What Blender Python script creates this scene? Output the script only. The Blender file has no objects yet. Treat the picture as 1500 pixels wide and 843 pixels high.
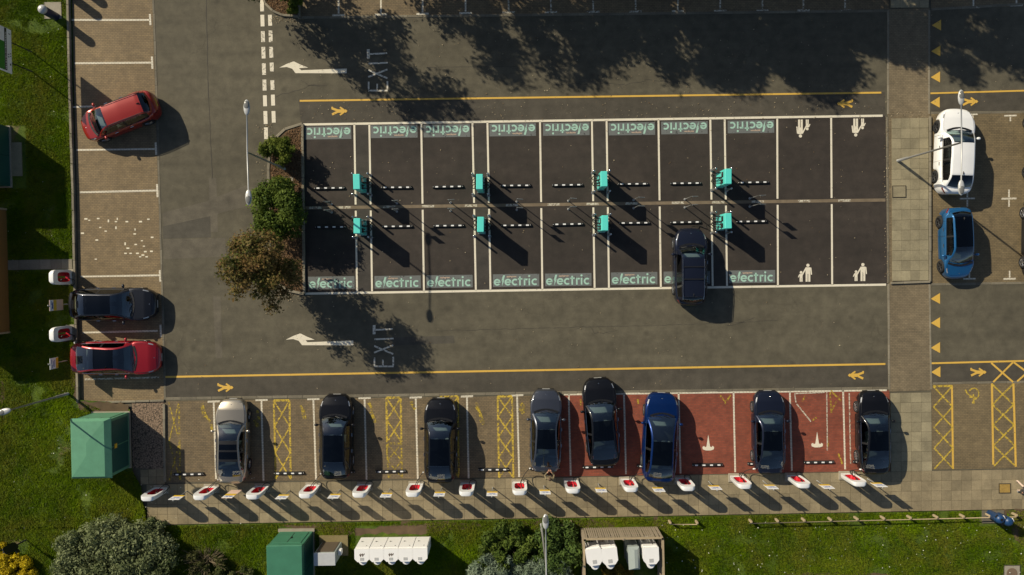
import bpy, bmesh, math, random
import numpy as np
from mathutils import Vector, Matrix, Euler
random.seed(7); rng = np.random.default_rng(7)
R = math.radians
scn = bpy.context.scene
C = scn.collection
# ---------------------------------------------------------------- camera: a drone 46.7 m up, looking almost straight down
H = 46.7; FPX = 1166.0; TILT = R(-1.25); YAW = R(-0.75)
cam = bpy.data.cameras.new('camera'); camo = bpy.data.objects.new('camera', cam); C.objects.link(camo)
cam.sensor_width = 36.0; cam.lens = 36.0*FPX/1500.0; cam.clip_end = 2000.0; cam.clip_start = 0.5
camo.location = (0, 0, H); camo.rotation_euler = (TILT, 0, YAW)
scn.camera = camo
# ---------------------------------------------------------------- sky, sun, exposure
SUN_EL = R(32.0); SUN_H = Vector((-0.79, 0.613, 0)).normalized()
w = bpy.data.worlds.new('World'); scn.world = w; w.use_nodes = True
nt = w.node_tree; nt.nodes.clear()
sky = nt.nodes.new('ShaderNodeTexSky'); sky.sky_type = 'NISHITA'; sky.sun_disc = False
sky.sun_elevation = SUN_EL; sky.sun_rotation = math.atan2(SUN_H.x, SUN_H.y)
sky.air_density = 1.0; sky.dust_density = 1.0; sky.ozone_density = 1.0
bgn = nt.nodes.new('ShaderNodeBackground'); bgn.inputs['Strength'].default_value = 0.06
won = nt.nodes.new('ShaderNodeOutputWorld')
nt.links.new(sky.outputs[0], bgn.inputs[0]); nt.links.new(bgn.outputs[0], won.inputs[0])
sl = bpy.data.lights.new('sun', 'SUN'); sl.energy = 4.3; sl.angle = R(0.5); sl.color = (1.0, 0.90, 0.70)
so = bpy.data.objects.new('sun', sl); C.objects.link(so)
sdir = Vector((SUN_H.x*math.cos(SUN_EL), SUN_H.y*math.cos(SUN_EL), math.sin(SUN_EL)))
so.rotation_euler = sdir.to_track_quat('Z', 'Y').to_euler(); so.location = sdir*60
vs = scn.view_settings; vs.view_transform = 'Standard'; vs.look = 'None'; vs.exposure = 0.3; vs.gamma = 1.0; vs.use_curve_mapping = False
scn.cycles.max_bounces = 6; scn.cycles.transparent_max_bounces = 12; scn.cycles.use_denoising = True

# ---------------------------------------------------------------- survey helper: a spot in the survey photo to a point at height z
_M = Euler((TILT, 0, YAW)).to_matrix()
def P(px, py, z=0.0):
    d = _M @ Vector(((px-750.0)/FPX, (421.5-py)/FPX, -1.0))
    t = (z-H)/d.z
    return Vector((d.x*t, d.y*t, z))
def head(a): return R(a) + YAW        # a heading read in the survey photo, to world

# ---------------------------------------------------------------- mesh helpers
class MB:
    def __init__(s): s.v = []; s.f = []; s.m = []
    def add(s, vs, fs, mi=0):
        o = len(s.v); s.v += [tuple(p) for p in vs]
        for f in fs: s.f.append([i+o for i in f]); s.m.append(mi)
        return s
    def box(s, c, d, rz=0.0, mi=0, taper=1.0):
        x, y, z = d[0]/2, d[1]/2, d[2]/2; cs, sn = math.cos(rz), math.sin(rz); vs = []
        for k, t in ((-1, 1.0), (1, taper)):
            for a, b in ((-1, -1), (1, -1), (1, 1), (-1, 1)):
                X, Y = a*x*t, b*y*t
                vs.append((c[0]+X*cs-Y*sn, c[1]+X*sn+Y*cs, c[2]+k*z))
        return s.add(vs, [(3, 2, 1, 0), (4, 5, 6, 7), (0, 1, 5, 4), (1, 2, 6, 5), (2, 3, 7, 6), (3, 0, 4, 7)], mi)
    def bbox(s, c, d, b, rz=0.0, mi=0):
        # box with chamfered vertical and top edges
        x, y, z = d[0]/2, d[1]/2, d[2]/2
        def ring(x, y, zz, b):
            return [(-x+b, -y, zz), (x-b, -y, zz), (x, -y+b, zz), (x, y-b, zz), (x-b, y, zz), (-x+b, y, zz), (-x, y-b, zz), (-x, -y+b, zz)]
        vs = ring(x, y, -z, b)+ring(x, y, z-b, b)+ring(x-b, y-b, z, b*.6)
        cs, sn = math.cos(rz), math.sin(rz)
        vs = [(c[0]+p[0]*cs-p[1]*sn, c[1]+p[0]*sn+p[1]*cs, c[2]+p[2]) for p in vs]
        fs = [tuple(range(7, -1, -1)), tuple(range(16, 24))]
        for k in (0, 8):
            for i in range(8): fs.append((k+i, k+(i+1) % 8, k+8+(i+1) % 8, k+8+i))
        return s.add(vs, fs, mi)
    def prism(s, pts, z0, z1, mi=0):
        n = len(pts); a = sum(pts[i][0]*pts[(i+1) % n][1]-pts[(i+1) % n][0]*pts[i][1] for i in range(n))
        if a < 0: pts = list(pts)[::-1]
        vs = [(p[0], p[1], z0) for p in pts]+[(p[0], p[1], z1) for p in pts]
        fs = [tuple(range(n-1, -1, -1)), tuple(range(n, 2*n))]+[(i, (i+1) % n, n+(i+1) % n, n+i) for i in range(n)]
        return s.add(vs, fs, mi)
    def flat(s, pts, z, mi=0):
        n = len(pts); a = sum(pts[i][0]*pts[(i+1) % n][1]-pts[(i+1) % n][0]*pts[i][1] for i in range(n))
        if a < 0: pts = list(pts)[::-1]
        return s.add([(p[0], p[1], z) for p in pts], [tuple(range(n))], mi)
    def tube(s, pts, r, n=8, mi=0, caps=True):
        pts = [Vector(p) for p in pts]; k = len(pts)
        rs = r if isinstance(r, (list, tuple)) else [r]*k
        vs = []; fs = []
        for i, p in enumerate(pts):
            t = (pts[min(i+1, k-1)]-pts[max(i-1, 0)]).normalized()
            u = t.cross(Vector((0, 0, 1)));
            if u.length < 1e-3: u = t.cross(Vector((0, 1, 0)))
            u.normalize(); q = t.cross(u)
            for j in range(n):
                a = 2*math.pi*j/n; vs.append(p+(u*math.cos(a)+q*math.sin(a))*rs[i])
        for i in range(k-1):
            for j in range(n): fs.append((i*n+j, i*n+(j+1) % n, (i+1)*n+(j+1) % n, (i+1)*n+j))
        if caps: fs += [tuple(range(n)), tuple(range((k-1)*n+n-1, (k-1)*n-1, -1))]
        return s.add(vs, fs, mi)
    def lathe(s, prof, c=(0, 0, 0), n=16, mi=0):
        vs = []; fs = []; k = len(prof)
        for r_, z in prof:
            for j in range(n):
                a = 2*math.pi*j/n; vs.append((c[0]+r_*math.cos(a), c[1]+r_*math.sin(a), c[2]+z))
        for i in range(k-1):
            for j in range(n): fs.append((i*n+j, i*n+(j+1) % n, (i+1)*n+(j+1) % n, (i+1)*n+j))
        fs += [tuple(range(n-1, -1, -1)), tuple(range((k-1)*n, k*n))]
        return s.add(vs, fs, mi)
    def ell(s, c, r, n=12, m=8, mi=0, rz=0.0, half=False):
        vs = []; fs = []; cs, sn = math.cos(rz), math.sin(rz)
        for i in range(m+1):
            ph = math.pi*i/m-math.pi/2
            for j in range(n):
                a = 2*math.pi*j/n; X, Y, Z = r[0]*math.cos(ph)*math.cos(a), r[1]*math.cos(ph)*math.sin(a), r[2]*math.sin(ph)
                if half: Z = max(Z, 0)
                vs.append((c[0]+X*cs-Y*sn, c[1]+X*sn+Y*cs, c[2]+Z))
        for i in range(m):
            for j in range(n): fs.append((i*n+j, i*n+(j+1) % n, (i+1)*n+(j+1) % n, (i+1)*n+j))
        return s.add(vs, fs, mi)
    def mesh(s, name, mats, smooth=False):
        me = bpy.data.meshes.new(name); me.from_pydata(s.v, [], s.f)
        for m in (mats if isinstance(mats, (list, tuple)) else [mats]): me.materials.append(m)
        if any(s.m): me.polygons.foreach_set('material_index', s.m)
        if smooth: me.polygons.foreach_set('use_smooth', [True]*len(s.f))
        me.update(); return me
    def build(s, name, mats, parent=None, smooth=False, loc=None):
        o = bpy.data.objects.new(name, s.mesh(name, mats, smooth)); C.objects.link(o)
        if parent: o.parent = parent
        if loc is not None: o.location = loc
        return o
def smooth_by_angle(o, ang=35):
    me = o.data; bm = bmesh.new(); bm.from_mesh(me)
    for e in bm.edges:
        if len(e.link_faces) == 2: e.smooth = e.calc_face_angle(0) < R(ang)
    for f in bm.faces: f.smooth = True
    bm.to_mesh(me); bm.free(); return o
def tag(o, label=None, cat=None, group=None, kind=None):
    if label: o['label'] = label
    if cat: o['category'] = cat
    if group: o['group'] = group
    if kind: o['kind'] = kind
    return o
def empty(name, loc=(0, 0, 0), rz=0.0, label=None, cat=None, group=None, kind=None):
    o = bpy.data.objects.new(name, None); C.objects.link(o); o.location = loc; o.rotation_euler = (0, 0, rz); o.empty_display_size = .2
    return tag(o, label, cat, group, kind)
def clone(o, loc=None, rz=None, parent=None, label=None, group=None):
    c = o.copy(); C.objects.link(c)
    if parent: c.parent = parent
    if loc is not None: c.location = loc
    if rz is not None: c.rotation_euler = (0, 0, rz)
    if label: c['label'] = label
    if group: c['group'] = group
    for ch in list(o.children): clone(ch, parent=c)
    return c
ORD = ['first', 'second', 'third', 'fourth', 'fifth', 'sixth', 'seventh', 'eighth', 'ninth', 'tenth', 'eleventh', 'twelfth', 'thirteenth', 'fourteenth', 'fifteenth', 'sixteenth']

# ---------------------------------------------------------------- materials
def new_mat(name):
    m = bpy.data.materials.new(name); m.use_nodes = True; nt = m.node_tree
    return m, nt, nt.nodes['Principled BSDF']
def nd(nt, t, **k):
    n = nt.nodes.new(t)
    for a, b in k.items():
        if a in n.inputs: n.inputs[a].default_value = b
        else: setattr(n, a, b)
    return n
def pos(nt, rot=0.0):
    g = nd(nt, 'ShaderNodeNewGeometry')
    return g.outputs['Position']
def ramp(nt, fac, stops):
    r = nd(nt, 'ShaderNodeValToRGB'); nt.links.new(fac, r.inputs[0]); e = r.color_ramp.elements
    while len(e) < len(stops): e.new(.5)
    for i, (p, c) in enumerate(stops):
        e[i].position = p; e[i].color = (c[0], c[1], c[2], 1) if isinstance(c, (tuple, list)) else (c, c, c, 1)
    return r.outputs[0]
def noise(nt, vec, scale, detail=4, rough=.55, dist=0.0):
    n = nd(nt, 'ShaderNodeTexNoise'); n.inputs['Scale'].default_value = scale; n.inputs['Detail'].default_value = detail
    n.inputs['Roughness'].default_value = rough; n.inputs['Distortion'].default_value = dist
    if vec is not None: nt.links.new(vec, n.inputs['Vector'])
    return n.outputs['Fac']
def mix(nt, fac, a, b, mode='MIX'):
    m = nd(nt, 'ShaderNodeMix', data_type='RGBA', blend_type=mode)
    for s, v in ((0, fac), (6, a), (7, b)):
        if isinstance(v, (int, float)): m.inputs[s].default_value = v
        elif isinstance(v, (tuple, list)): m.inputs[s].default_value = (v[0], v[1], v[2], 1)
        else: nt.links.new(v, m.inputs[s])
    return m.outputs[2]
def bump(nt, h, strength, dist=.01):
    b = nd(nt, 'ShaderNodeBump'); b.inputs['Strength'].default_value = strength; b.inputs['Distance'].default_value = dist
    nt.links.new(h, b.inputs['Height']); return b.outputs[0]
def plain(name, col, rough=.6, metal=0.0, var=.12, scale=6.0, coat=0.0, spec=.5, emit=None):
    m, nt, b = new_mat(name)
    tc = nd(nt, 'ShaderNodeTexCoord')
    f = noise(nt, tc.outputs['Object'], scale, 5)
    c = mix(nt, f, tuple(x*(1-var) for x in col), tuple(min(1, x*(1+var)) for x in col))
    nt.links.new(c, b.inputs['Base Color'])
    b.inputs['Roughness'].default_value = rough; b.inputs['Metallic'].default_value = metal
    b.inputs['Coat Weight'].default_value = coat; b.inputs['Coat Roughness'].default_value = .04
    b.inputs['Specular IOR Level'].default_value = spec
    return m
GS = .82
def asphalt(name, c, dark=.75, specks=.35, cracks=.0):
    c = tuple(x*GS for x in c)
    m, nt, b = new_mat(name); p = pos(nt)
    big = noise(nt, p, .16, 5, .6); mid = noise(nt, p, 1.6, 5, .6); fine = noise(nt, p, 26, 3, .7)
    col = mix(nt, ramp(nt, big, [(.3, 0.0), (.72, 1.0)]), tuple(x*dark for x in c), tuple(x*1.12 for x in c))
    col = mix(nt, .75, col, ramp(nt, mid, [(.3, .34), (.7, .64)]), 'OVERLAY')
    col = mix(nt, .7, col, ramp(nt, fine, [(.25, .3), (.75, .7)]), 'OVERLAY')
    mp = nd(nt, 'ShaderNodeMapping'); nt.links.new(p, mp.inputs[0]); mp.inputs['Scale'].default_value = (.07, 1.0, 1.0)
    col = mix(nt, .55, col, ramp(nt, noise(nt, mp.outputs[0], 1.1, 5, .6), [(.32, .38), (.68, .60)]), 'OVERLAY')      # wheel tracks
    vo = nd(nt, 'ShaderNodeTexVoronoi', feature='F1'); vo.inputs['Scale'].default_value = .55; nt.links.new(p, vo.inputs['Vector'])
    col = mix(nt, ramp(nt, vo.outputs['Distance'], [(.03, .55), (.13, 0.0)]), col, tuple(x*.45 for x in c))               # oil drips
    # pale chippings
    v = nd(nt, 'ShaderNodeTexVoronoi', feature='F1'); v.inputs['Scale'].default_value = 3.2; nt.links.new(p, v.inputs['Vector'])
    sp = ramp(nt, v.outputs['Distance'], [(.035, 1.0), (.06, 0.0)])
    spm = nd(nt, 'ShaderNodeMath', operation='MULTIPLY'); nt.links.new(sp, spm.inputs[0])
    nt.links.new(ramp(nt, noise(nt, p, .9, 3), [(.55, 0.0), (.62, specks)]), spm.inputs[1])
    col = mix(nt, spm.outputs[0], col, (.32, .29, .22))
    st = ramp(nt, noise(nt, p, .55, 6, .65, 1.2), [(.60, 0.0), (.74, .35)])
    col = mix(nt, st, col, tuple(x*.55 for x in c))
    if cracks > 0:
        wv = nd(nt, 'ShaderNodeTexVoronoi', feature='DISTANCE_TO_EDGE'); wv.inputs['Scale'].default_value = .22
        dn = nd(nt, 'ShaderNodeTexNoise'); dn.inputs['Scale'].default_value = 1.3; dn.inputs['Detail'].default_value = 6; nt.links.new(p, dn.inputs['Vector'])
        av = nd(nt, 'ShaderNodeVectorMath', operation='MULTIPLY_ADD'); nt.links.new(dn.outputs['Color'], av.inputs[0]); av.inputs[1].default_value = (1.6, 1.6, 0); nt.links.new(p, av.inputs[2])
        nt.links.new(av.outputs[0], wv.inputs['Vector'])
        ck = ramp(nt, wv.outputs['Distance'], [(.0, 1.0), (.006, 0.0)])
        cm = nd(nt, 'ShaderNodeMath', operation='MULTIPLY'); nt.links.new(ck, cm.inputs[0])
        nt.links.new(ramp(nt, noise(nt, p, .25, 3), [(.5, 0.0), (.6, cracks)]), cm.inputs[1])
        col = mix(nt, cm.outputs[0], col, tuple(x*.35 for x in c))
    nt.links.new(col, b.inputs['Base Color']); b.inputs['Roughness'].default_value = .88
    nt.links.new(bump(nt, fine, .5, .01), b.inputs['Normal'])
    return m
def blocks(name, c1, c2, mortar, rot=0.0, bw=.2, rh=.1, stain=.5):
    c1, c2, mortar = (tuple(x*GS for x in q) for q in (c1, c2, mortar))
    m, nt, b = new_mat(name); p = pos(nt)
    mp = nd(nt, 'ShaderNodeMapping'); nt.links.new(p, mp.inputs[0]); mp.inputs['Rotation'].default_value = (0, 0, rot)
    br = nd(nt, 'ShaderNodeTexBrick'); nt.links.new(mp.outputs[0], br.inputs['Vector'])
    for k, v in (('Scale', 1.0), ('Mortar Size', .008), ('Mortar Smooth', .3), ('Bias', 0.0), ('Brick Width', bw), ('Row Height', rh)): br.inputs[k].default_value = v
    br.inputs['Color1'].default_value = (*c1, 1); br.inputs['Color2'].default_value = (*c2, 1); br.inputs['Mortar'].default_value = (*mortar, 1)
    col = br.outputs['Color']
    big = noise(nt, p, .35, 6, .62); mid = noise(nt, p, 2.2, 5, .6)
    col = mix(nt, .7, col, ramp(nt, big, [(.3, .36), (.7, .6)]), 'OVERLAY')
    col = mix(nt, .6, col, ramp(nt, mid, [(.28, .32), (.75, .64)]), 'OVERLAY')
    st = ramp(nt, noise(nt, p, .7, 6, .7, .8), [(.56, 0.0), (.75, stain)])
    col = mix(nt, st, col, tuple(x*.45 for x in c1))
    nt.links.new(col, b.inputs['Base Color']); b.inputs['Roughness'].default_value = .85
    nt.links.new(bump(nt, br.outputs['Fac'], -.5, .008), b.inputs['Normal'])
    return m
def slabmat(name, c):
    c = tuple(x*GS for x in c)
    m, nt, b = new_mat(name); p = pos(nt); oi = nd(nt, 'ShaderNodeObjectInfo')
    col = mix(nt, oi.outputs['Random'], tuple(x*.84 for x in c), tuple(x*1.14 for x in c))
    col = mix(nt, .7, col, ramp(nt, noise(nt, p, .9, 6, .65), [(.28, .3), (.72, .66)]), 'OVERLAY')
    col = mix(nt, .5, col, ramp(nt, noise(nt, p, 14, 4, .7), [(.28, .35), (.72, .65)]), 'OVERLAY')
    nt.links.new(col, b.inputs['Base Color']); b.inputs['Roughness'].default_value = .85
    return m
def paint(name, c, wear=.5, scale=5.0, grid=None):
    m, nt, b = new_mat(name); p = pos(nt)
    n = noise(nt, p, scale, 6, .72); n2 = noise(nt, p, .8, 3)
    cc = mix(nt, n2, tuple(x*.8 for x in c), c); nt.links.new(cc, b.inputs['Base Color']); b.inputs['Roughness'].default_value = .7
    t = nd(nt, 'ShaderNodeBsdfTransparent'); ms = nd(nt, 'ShaderNodeMixShader')
    f = ramp(nt, n, [(max(0, wear-.06), 0.0), (min(1, wear+.06), 1.0)])
    if grid:
        br = nd(nt, 'ShaderNodeTexBrick'); nt.links.new(p, br.inputs['Vector'])
        for k, v in (('Scale', 1.0), ('Mortar Size', .013), ('Mortar Smooth', .2), ('Brick Width', .2), ('Row Height', .1), ('Bias', 0.0)): br.inputs[k].default_value = v
        for k, v in (('Color1', 1.0), ('Color2', 1-grid), ('Mortar', .5)): br.inputs[k].default_value = (v, v, v, 1)
        mm = nd(nt, 'ShaderNodeMath', operation='MULTIPLY'); nt.links.new(f, mm.inputs[0]); nt.links.new(br.outputs['Color'], mm.inputs[1]); f = mm.outputs[0]
    nt.links.new(f, ms.inputs[0]); nt.links.new(t.outputs[0], ms.inputs[1]); nt.links.new(b.outputs[0], ms.inputs[2])
    nt.links.new(ms.outputs[0], nt.nodes['Material Output'].inputs[0])
    return m
def leafmat(name, a, b_, rough=.6, trans=.25):
    m, nt, b = new_mat(name)
    at = nd(nt, 'ShaderNodeAttribute', attribute_name='tint')
    c = mix(nt, at.outputs['Fac'], a, b_); nt.links.new(c, b.inputs['Base Color']); b.inputs['Roughness'].default_value = rough
    b.inputs['Specular IOR Level'].default_value = .08
    tr = nd(nt, 'ShaderNodeBsdfTranslucent'); nt.links.new(c, tr.inputs[0]); ms = nd(nt, 'ShaderNodeMixShader'); ms.inputs[0].default_value = trans
    nt.links.new(b.outputs[0], ms.inputs[1]); nt.links.new(tr.outputs[0], ms.inputs[2]); nt.links.new(ms.outputs[0], nt.nodes['Material Output'].inputs[0])
    return m
def grassmat(name, a, b_, dry):
    m, nt, b = new_mat(name); p = pos(nt)
    at = nd(nt, 'ShaderNodeAttribute', attribute_name='tint')
    c = mix(nt, at.outputs['Fac'], a, b_)
    c = mix(nt, ramp(nt, noise(nt, p, .45, 6, .68, .5), [(.42, 0.0), (.66, .85)]), c, dry)
    c = mix(nt, ramp(nt, noise(nt, p, 2.6, 5, .7), [(.52, 0.0), (.72, .6)]), c, tuple(x*.45 for x in a))
    nt.links.new(c, b.inputs['Base Color']); b.inputs['Roughness'].default_value = .8; b.inputs['Specular IOR Level'].default_value = .06
    tr = nd(nt, 'ShaderNodeBsdfTranslucent'); nt.links.new(c, tr.inputs[0]); ms = nd(nt, 'ShaderNodeMixShader'); ms.inputs[0].default_value = .3
    nt.links.new(b.outputs[0], ms.inputs[1]); nt.links.new(tr.outputs[0], ms.inputs[2]); nt.links.new(ms.outputs[0], nt.nodes['Material Output'].inputs[0])
    return m
def lawnmat(name):
    m, nt, b = new_mat(name); p = pos(nt)
    col = mix(nt, ramp(nt, noise(nt, p, 1.1, 6, .65), [(.35, 0.0), (.68, 1.0)]), (.036, .070, .002), (.10, .15, .006))
    col = mix(nt, .6, col, ramp(nt, noise(nt, p, 12, 4, .7), [(.28, .25), (.72, .7)]), 'OVERLAY')
    soil = ramp(nt, noise(nt, p, .55, 6, .68, .6), [(.60, 0.0), (.70, .8)])
    col = mix(nt, soil, col, (.16, .115, .06))
    nt.links.new(col, b.inputs['Base Color']); b.inputs['Roughness'].default_value = .95
    nt.links.new(bump(nt, noise(nt, p, 18, 4, .7), .9, .05), b.inputs['Normal'])
    return m
def glassmat(name, tint, refl=.06):
    m = bpy.data.materials.new(name); m.use_nodes = True; nt = m.node_tree; nt.nodes.clear()
    o = nd(nt, 'ShaderNodeOutputMaterial'); t = nd(nt, 'ShaderNodeBsdfTransparent'); t.inputs[0].default_value = (*tint, 1)
    g = nd(nt, 'ShaderNodeBsdfGlossy'); g.inputs['Roughness'].default_value = .02; g.inputs[0].default_value = (.9, .95, 1, 1)
    fr = nd(nt, 'ShaderNodeFresnel'); fr.inputs[0].default_value = 1.5; ms = nd(nt, 'ShaderNodeMixShader')
    ad = nd(nt, 'ShaderNodeMath', operation='ADD', use_clamp=True); nt.links.new(fr.outputs[0], ad.inputs[0]); ad.inputs[1].default_value = refl
    nt.links.new(ad.outputs[0], ms.inputs[0]); nt.links.new(t.outputs[0], ms.inputs[1]); nt.links.new(g.outputs[0], ms.inputs[2]); nt.links.new(ms.outputs[0], o.inputs[0])
    return m
def carpaint(name, col, metal=.35, rough=.32):
    m, nt, b = new_mat(name)
    tc = nd(nt, 'ShaderNodeTexCoord'); n = noise(nt, tc.outputs['Object'], 1.7, 5)
    c = mix(nt, ramp(nt, n, [(.5, 0.0), (.85, .05)]), col, tuple(.5*x+.06 for x in col))   # road dust film
    nt.links.new(c, b.inputs['Base Color']); b.inputs['Metallic'].default_value = metal; b.inputs['Roughness'].default_value = rough
    dk = sum(col) < .12
    b.inputs['Coat Weight'].default_value = .45 if dk else 1.0; b.inputs['Coat Roughness'].default_value = .03; b.inputs['Specular IOR Level'].default_value = .15 if dk else .5
    return m
K = dict(
    road=asphalt('asphalt_road', (.120, .105, .070), .84, .5, .4), walk=asphalt('asphalt_walkway', (.088, .076, .056), .85, .5, .3), patch=asphalt('asphalt_patch', (.135, .117, .085), .9, .2),
    patch2=asphalt('asphalt_dark_patch', (.092, .082, .062), .85, .3), bay=asphalt('asphalt_bay', (.053, .0415, .033), .58, .6, .35), gap=asphalt('asphalt_gap', (.062, .054, .045), .8, .3),
    tan=blocks('tan_block_paving', (.30, .215, .112), (.24, .175, .096), (.10, .077, .048)), grey=blocks('grey_block_paving', (.255, .185, .100), (.19, .142, .082), (.08, .064, .042)),
    rtan=blocks('brown_block_paving', (.25, .185, .095), (.20, .150, .080), (.095, .075, .045)), cross=blocks('crossing_block_paving', (.265, .205, .122), (.21, .165, .10), (.11, .088, .058)),
    red=blocks('red_block_paving', (.345, .080, .041), (.255, .060, .034), (.16, .085, .055), stain=.65),
    slab=slabmat('concrete_slab', (.305, .245, .145)), slab2=slabmat('grey_slab', (.32, .275, .172)), joint=plain('slab_joint', (.055, .045, .03), .95),
    kerb=slabmat('kerb_stone', (.27, .235, .17)), edge=slabmat('edging_stone', (.20, .175, .125)), concrete=plain('concrete', (.30, .265, .205), .9, 0, .25, 5),
    lawn=lawnmat('lawn'), soil=plain('soil', (.10, .066, .036), .95, 0, .5, 2.2), gravel=None,
    white=paint('white_paint', (.80, .73, .58), .345, 8), whitew=paint('worn_white_paint', (.82, .75, .60), .35, 7, .12), whitef=paint('faded_white_paint', (.74, .68, .54), .46, 7, .3),
    whiter=paint('worn_white_road_paint', (.78, .71, .57), .42, 7),
    yellow=paint('yellow_paint', (.72, .44, .075), .335, 7), yelloww=paint('worn_yellow_paint', (.74, .52, .06), .45, 6, .35), yellowf=paint('faded_yellow_paint', (.60, .43, .04), .50, 5, .35),
    channel=plain('drain_channel', (.17, .13, .085), .9, 0, .4, 3), panel=paint('grey_panel_paint', (.145, .155, .15), .36, 5), teal_letter=paint('pale_green_lettering', (.38, .60, .49), .34, 9), small_letter=paint('pale_lettering', (.7, .5, .36), .35, 8),
)
def gravelmat():
    m, nt, b = new_mat('gravel'); p = pos(nt); v = nd(nt, 'ShaderNodeTexVoronoi'); v.inputs['Scale'].default_value = 13; nt.links.new(p, v.inputs['Vector'])
    c = mix(nt, ramp(nt, v.outputs['Distance'], [(.1, 0.0), (.8, 1.0)]), (.34, .235, .16), (.06, .045, .03)); c = mix(nt, .5, c, ramp(nt, noise(nt, p, 5, 5, .7), [(.3, .35), (.7, .65)]), 'OVERLAY')
    nt.links.new(c, b.inputs['Base Color']); b.inputs['Roughness'].default_value = .9; nt.links.new(bump(nt, v.outputs['Distance'], -.9, .04), b.inputs['Normal']); return m
K['gravel'] = gravelmat()
# ================================================================ the ground and the paved areas
def PP(pts, z=0.0): return [P(x, y, z) for x, y in pts]
def sheet(name, pts, z, mat, parent=None):
    o = MB().flat(PP(pts, z), z).build(name, mat, parent)
    if not parent: o['kind'] = 'structure'
    return o
g = MB().flat([(-400, -400), (400, -400), (400, 400), (-400, 400)], -.06).build('ground', K['lawn']); g['kind'] = 'structure'
road = sheet('road', [(100, -260), (1900, -260), (1900, 720), (230, 770), (118, 600)], 0, K['road'])
def rsheet(name, pts, z, mat, parent=road): return sheet(name, pts, z, mat, parent)
# asphalt repairs and seams: tonal patches laid over the road
rsheet('asphalt_patch', [(306, 261), (317, 261), (319, 340), (308, 340)], .003, K['patch'])
rsheet('asphalt_patch', [(312, 434), (323, 435), (326, 525), (316, 525)], .003, K['patch'])
rsheet('asphalt_patch', [(238, 312), (300, 296), (360, 272), (372, 276), (374, 300), (322, 312), (308, 322), (240, 338)], .0025, K['patch'])
rsheet('asphalt_patch', [(238, 332), (308, 317), (309, 348), (239, 350)], .0035, K['patch2'])
rsheet('asphalt_patch', [(239, 351), (330, 349), (332, 376), (240, 380)], .003, K['patch'])
rsheet('asphalt_patch', [(570, 495), (665, 492), (666, 503), (571, 507)], .003, K['patch2'])
rsheet('asphalt_patch', [(238, 550), (1300, 535), (1301, 571), (240, 586)], .003, K['walk'])
rsheet('asphalt_patch', [(437, 146), (1296, 135), (1297, 170), (441, 182)], .003, K['walk'])
rsheet('asphalt_patch', [(1363, 531), (1560, 526), (1560, 560), (1364, 562)], .003, K['walk'])
rsheet('asphalt_patch', [(1363, 135), (1560, 130), (1560, 165), (1364, 166)], .003, K['walk'])
seam = plain('bitumen_seam', (.045, .04, .032), .8)
def line_px(mb, a, b, wpx, z=.006, wob=0.0):
    A, B = P(*a, z), P(*b, z); d = (B-A); n = Vector((-d.y, d.x, 0)).normalized()*wpx/25/2
    k = max(1, int(d.length/1.0)) if wob else 1
    for i in range(k):
        p, q = A+d*i/k, A+d*(i+1)/k
        mb.flat([p+n, q+n, q-n, p-n], z)
def jag(mb, pts, wpx, z=.005, amp=1.6):
    for (a, b) in zip(pts[:-1], pts[1:]):
        n = max(2, int(math.hypot(b[0]-a[0], b[1]-a[1])/7)); q = [(a[0]+(b[0]-a[0])*i/n+random.uniform(-amp, amp), a[1]+(b[1]-a[1])*i/n+random.uniform(-amp, amp)) for i in range(n+1)]
        for c, d in zip(q[:-1], q[1:]): line_px(mb, c, d, wpx*random.uniform(.5, 1.2), z)
mb = MB(); jag(mb, [(302, -5), (305, 130), (311, 262)], 1.0, .005, .4); mb.build('asphalt_seam', seam, road)
mb = MB(); jag(mb, [(625, 99), (755, 98)], .6, .005, .4); jag(mb, [(640, 485), (790, 481), (1000, 476), (1140, 470)], .5, .005, .7); mb.build('asphalt_seam', seam, road)
for pts in ([(762, 122), (790, 131), (805, 139)], [(830, 121), (860, 124), (900, 123), (915, 125), (945, 118), (990, 120), (1010, 117)], [(905, 122), (913, 132)], [(405, 142), (425, 136), (460, 124), (478, 127)],
            [(840, 482), (862, 478), (870, 488), (905, 486)], [(1065, 478), (1090, 470), (1105, 466)], [(442, 118), (452, 125), (470, 128)]):
    mb = MB(); jag(mb, pts, .55); mb.build('crack', seam, road)
# left-hand block paved bays
lbay = sheet('parking_bays', [(106, -80), (222, -80), (223, 0), (241, 588), (118, 589), (107, 0)], .006, K['tan'])
ebay = sheet('charging_bays_asphalt', [(443, 182), (1297, 170), (1300, 419), (447, 431)], .004, K['bay'])
tbay = sheet('parking_bays_top', [(438, -90), (1302, -90), (1302, 15), (438, 25)], .006, K['grey'])
tbay2 = sheet('parking_bays_top', [(1364, -90), (1700, -90), (1700, 4), (1364, 13)], .006, K['grey'])
rbay = sheet('parking_bays_right', [(1364, 166), (1640, 163), (1640, 413), (1364, 416)], .006, K['rtan'])
rbay2 = sheet('accessible_bays', [(1364, 563), (1640, 558), (1640, 684), (1365, 688)], .006, K['rtan'])
bbay = sheet('charging_bays_grey', [(241, 588), (800, 580), (801, 699), (243, 707)], .006, K['grey'])
bred = sheet('charging_bays_red', [(800, 580), (1303, 572), (1304, 690), (801, 699)], .006, K['red'])
crossing = sheet('crossing', [(1300, 14), (1362, 12), (1364, 572), (1302, 574)], .010, K['cross'])
gravel = sheet('gravel', [(193, 590), (240, 589), (241, 688), (194, 686)], .02, K['gravel'])
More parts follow.
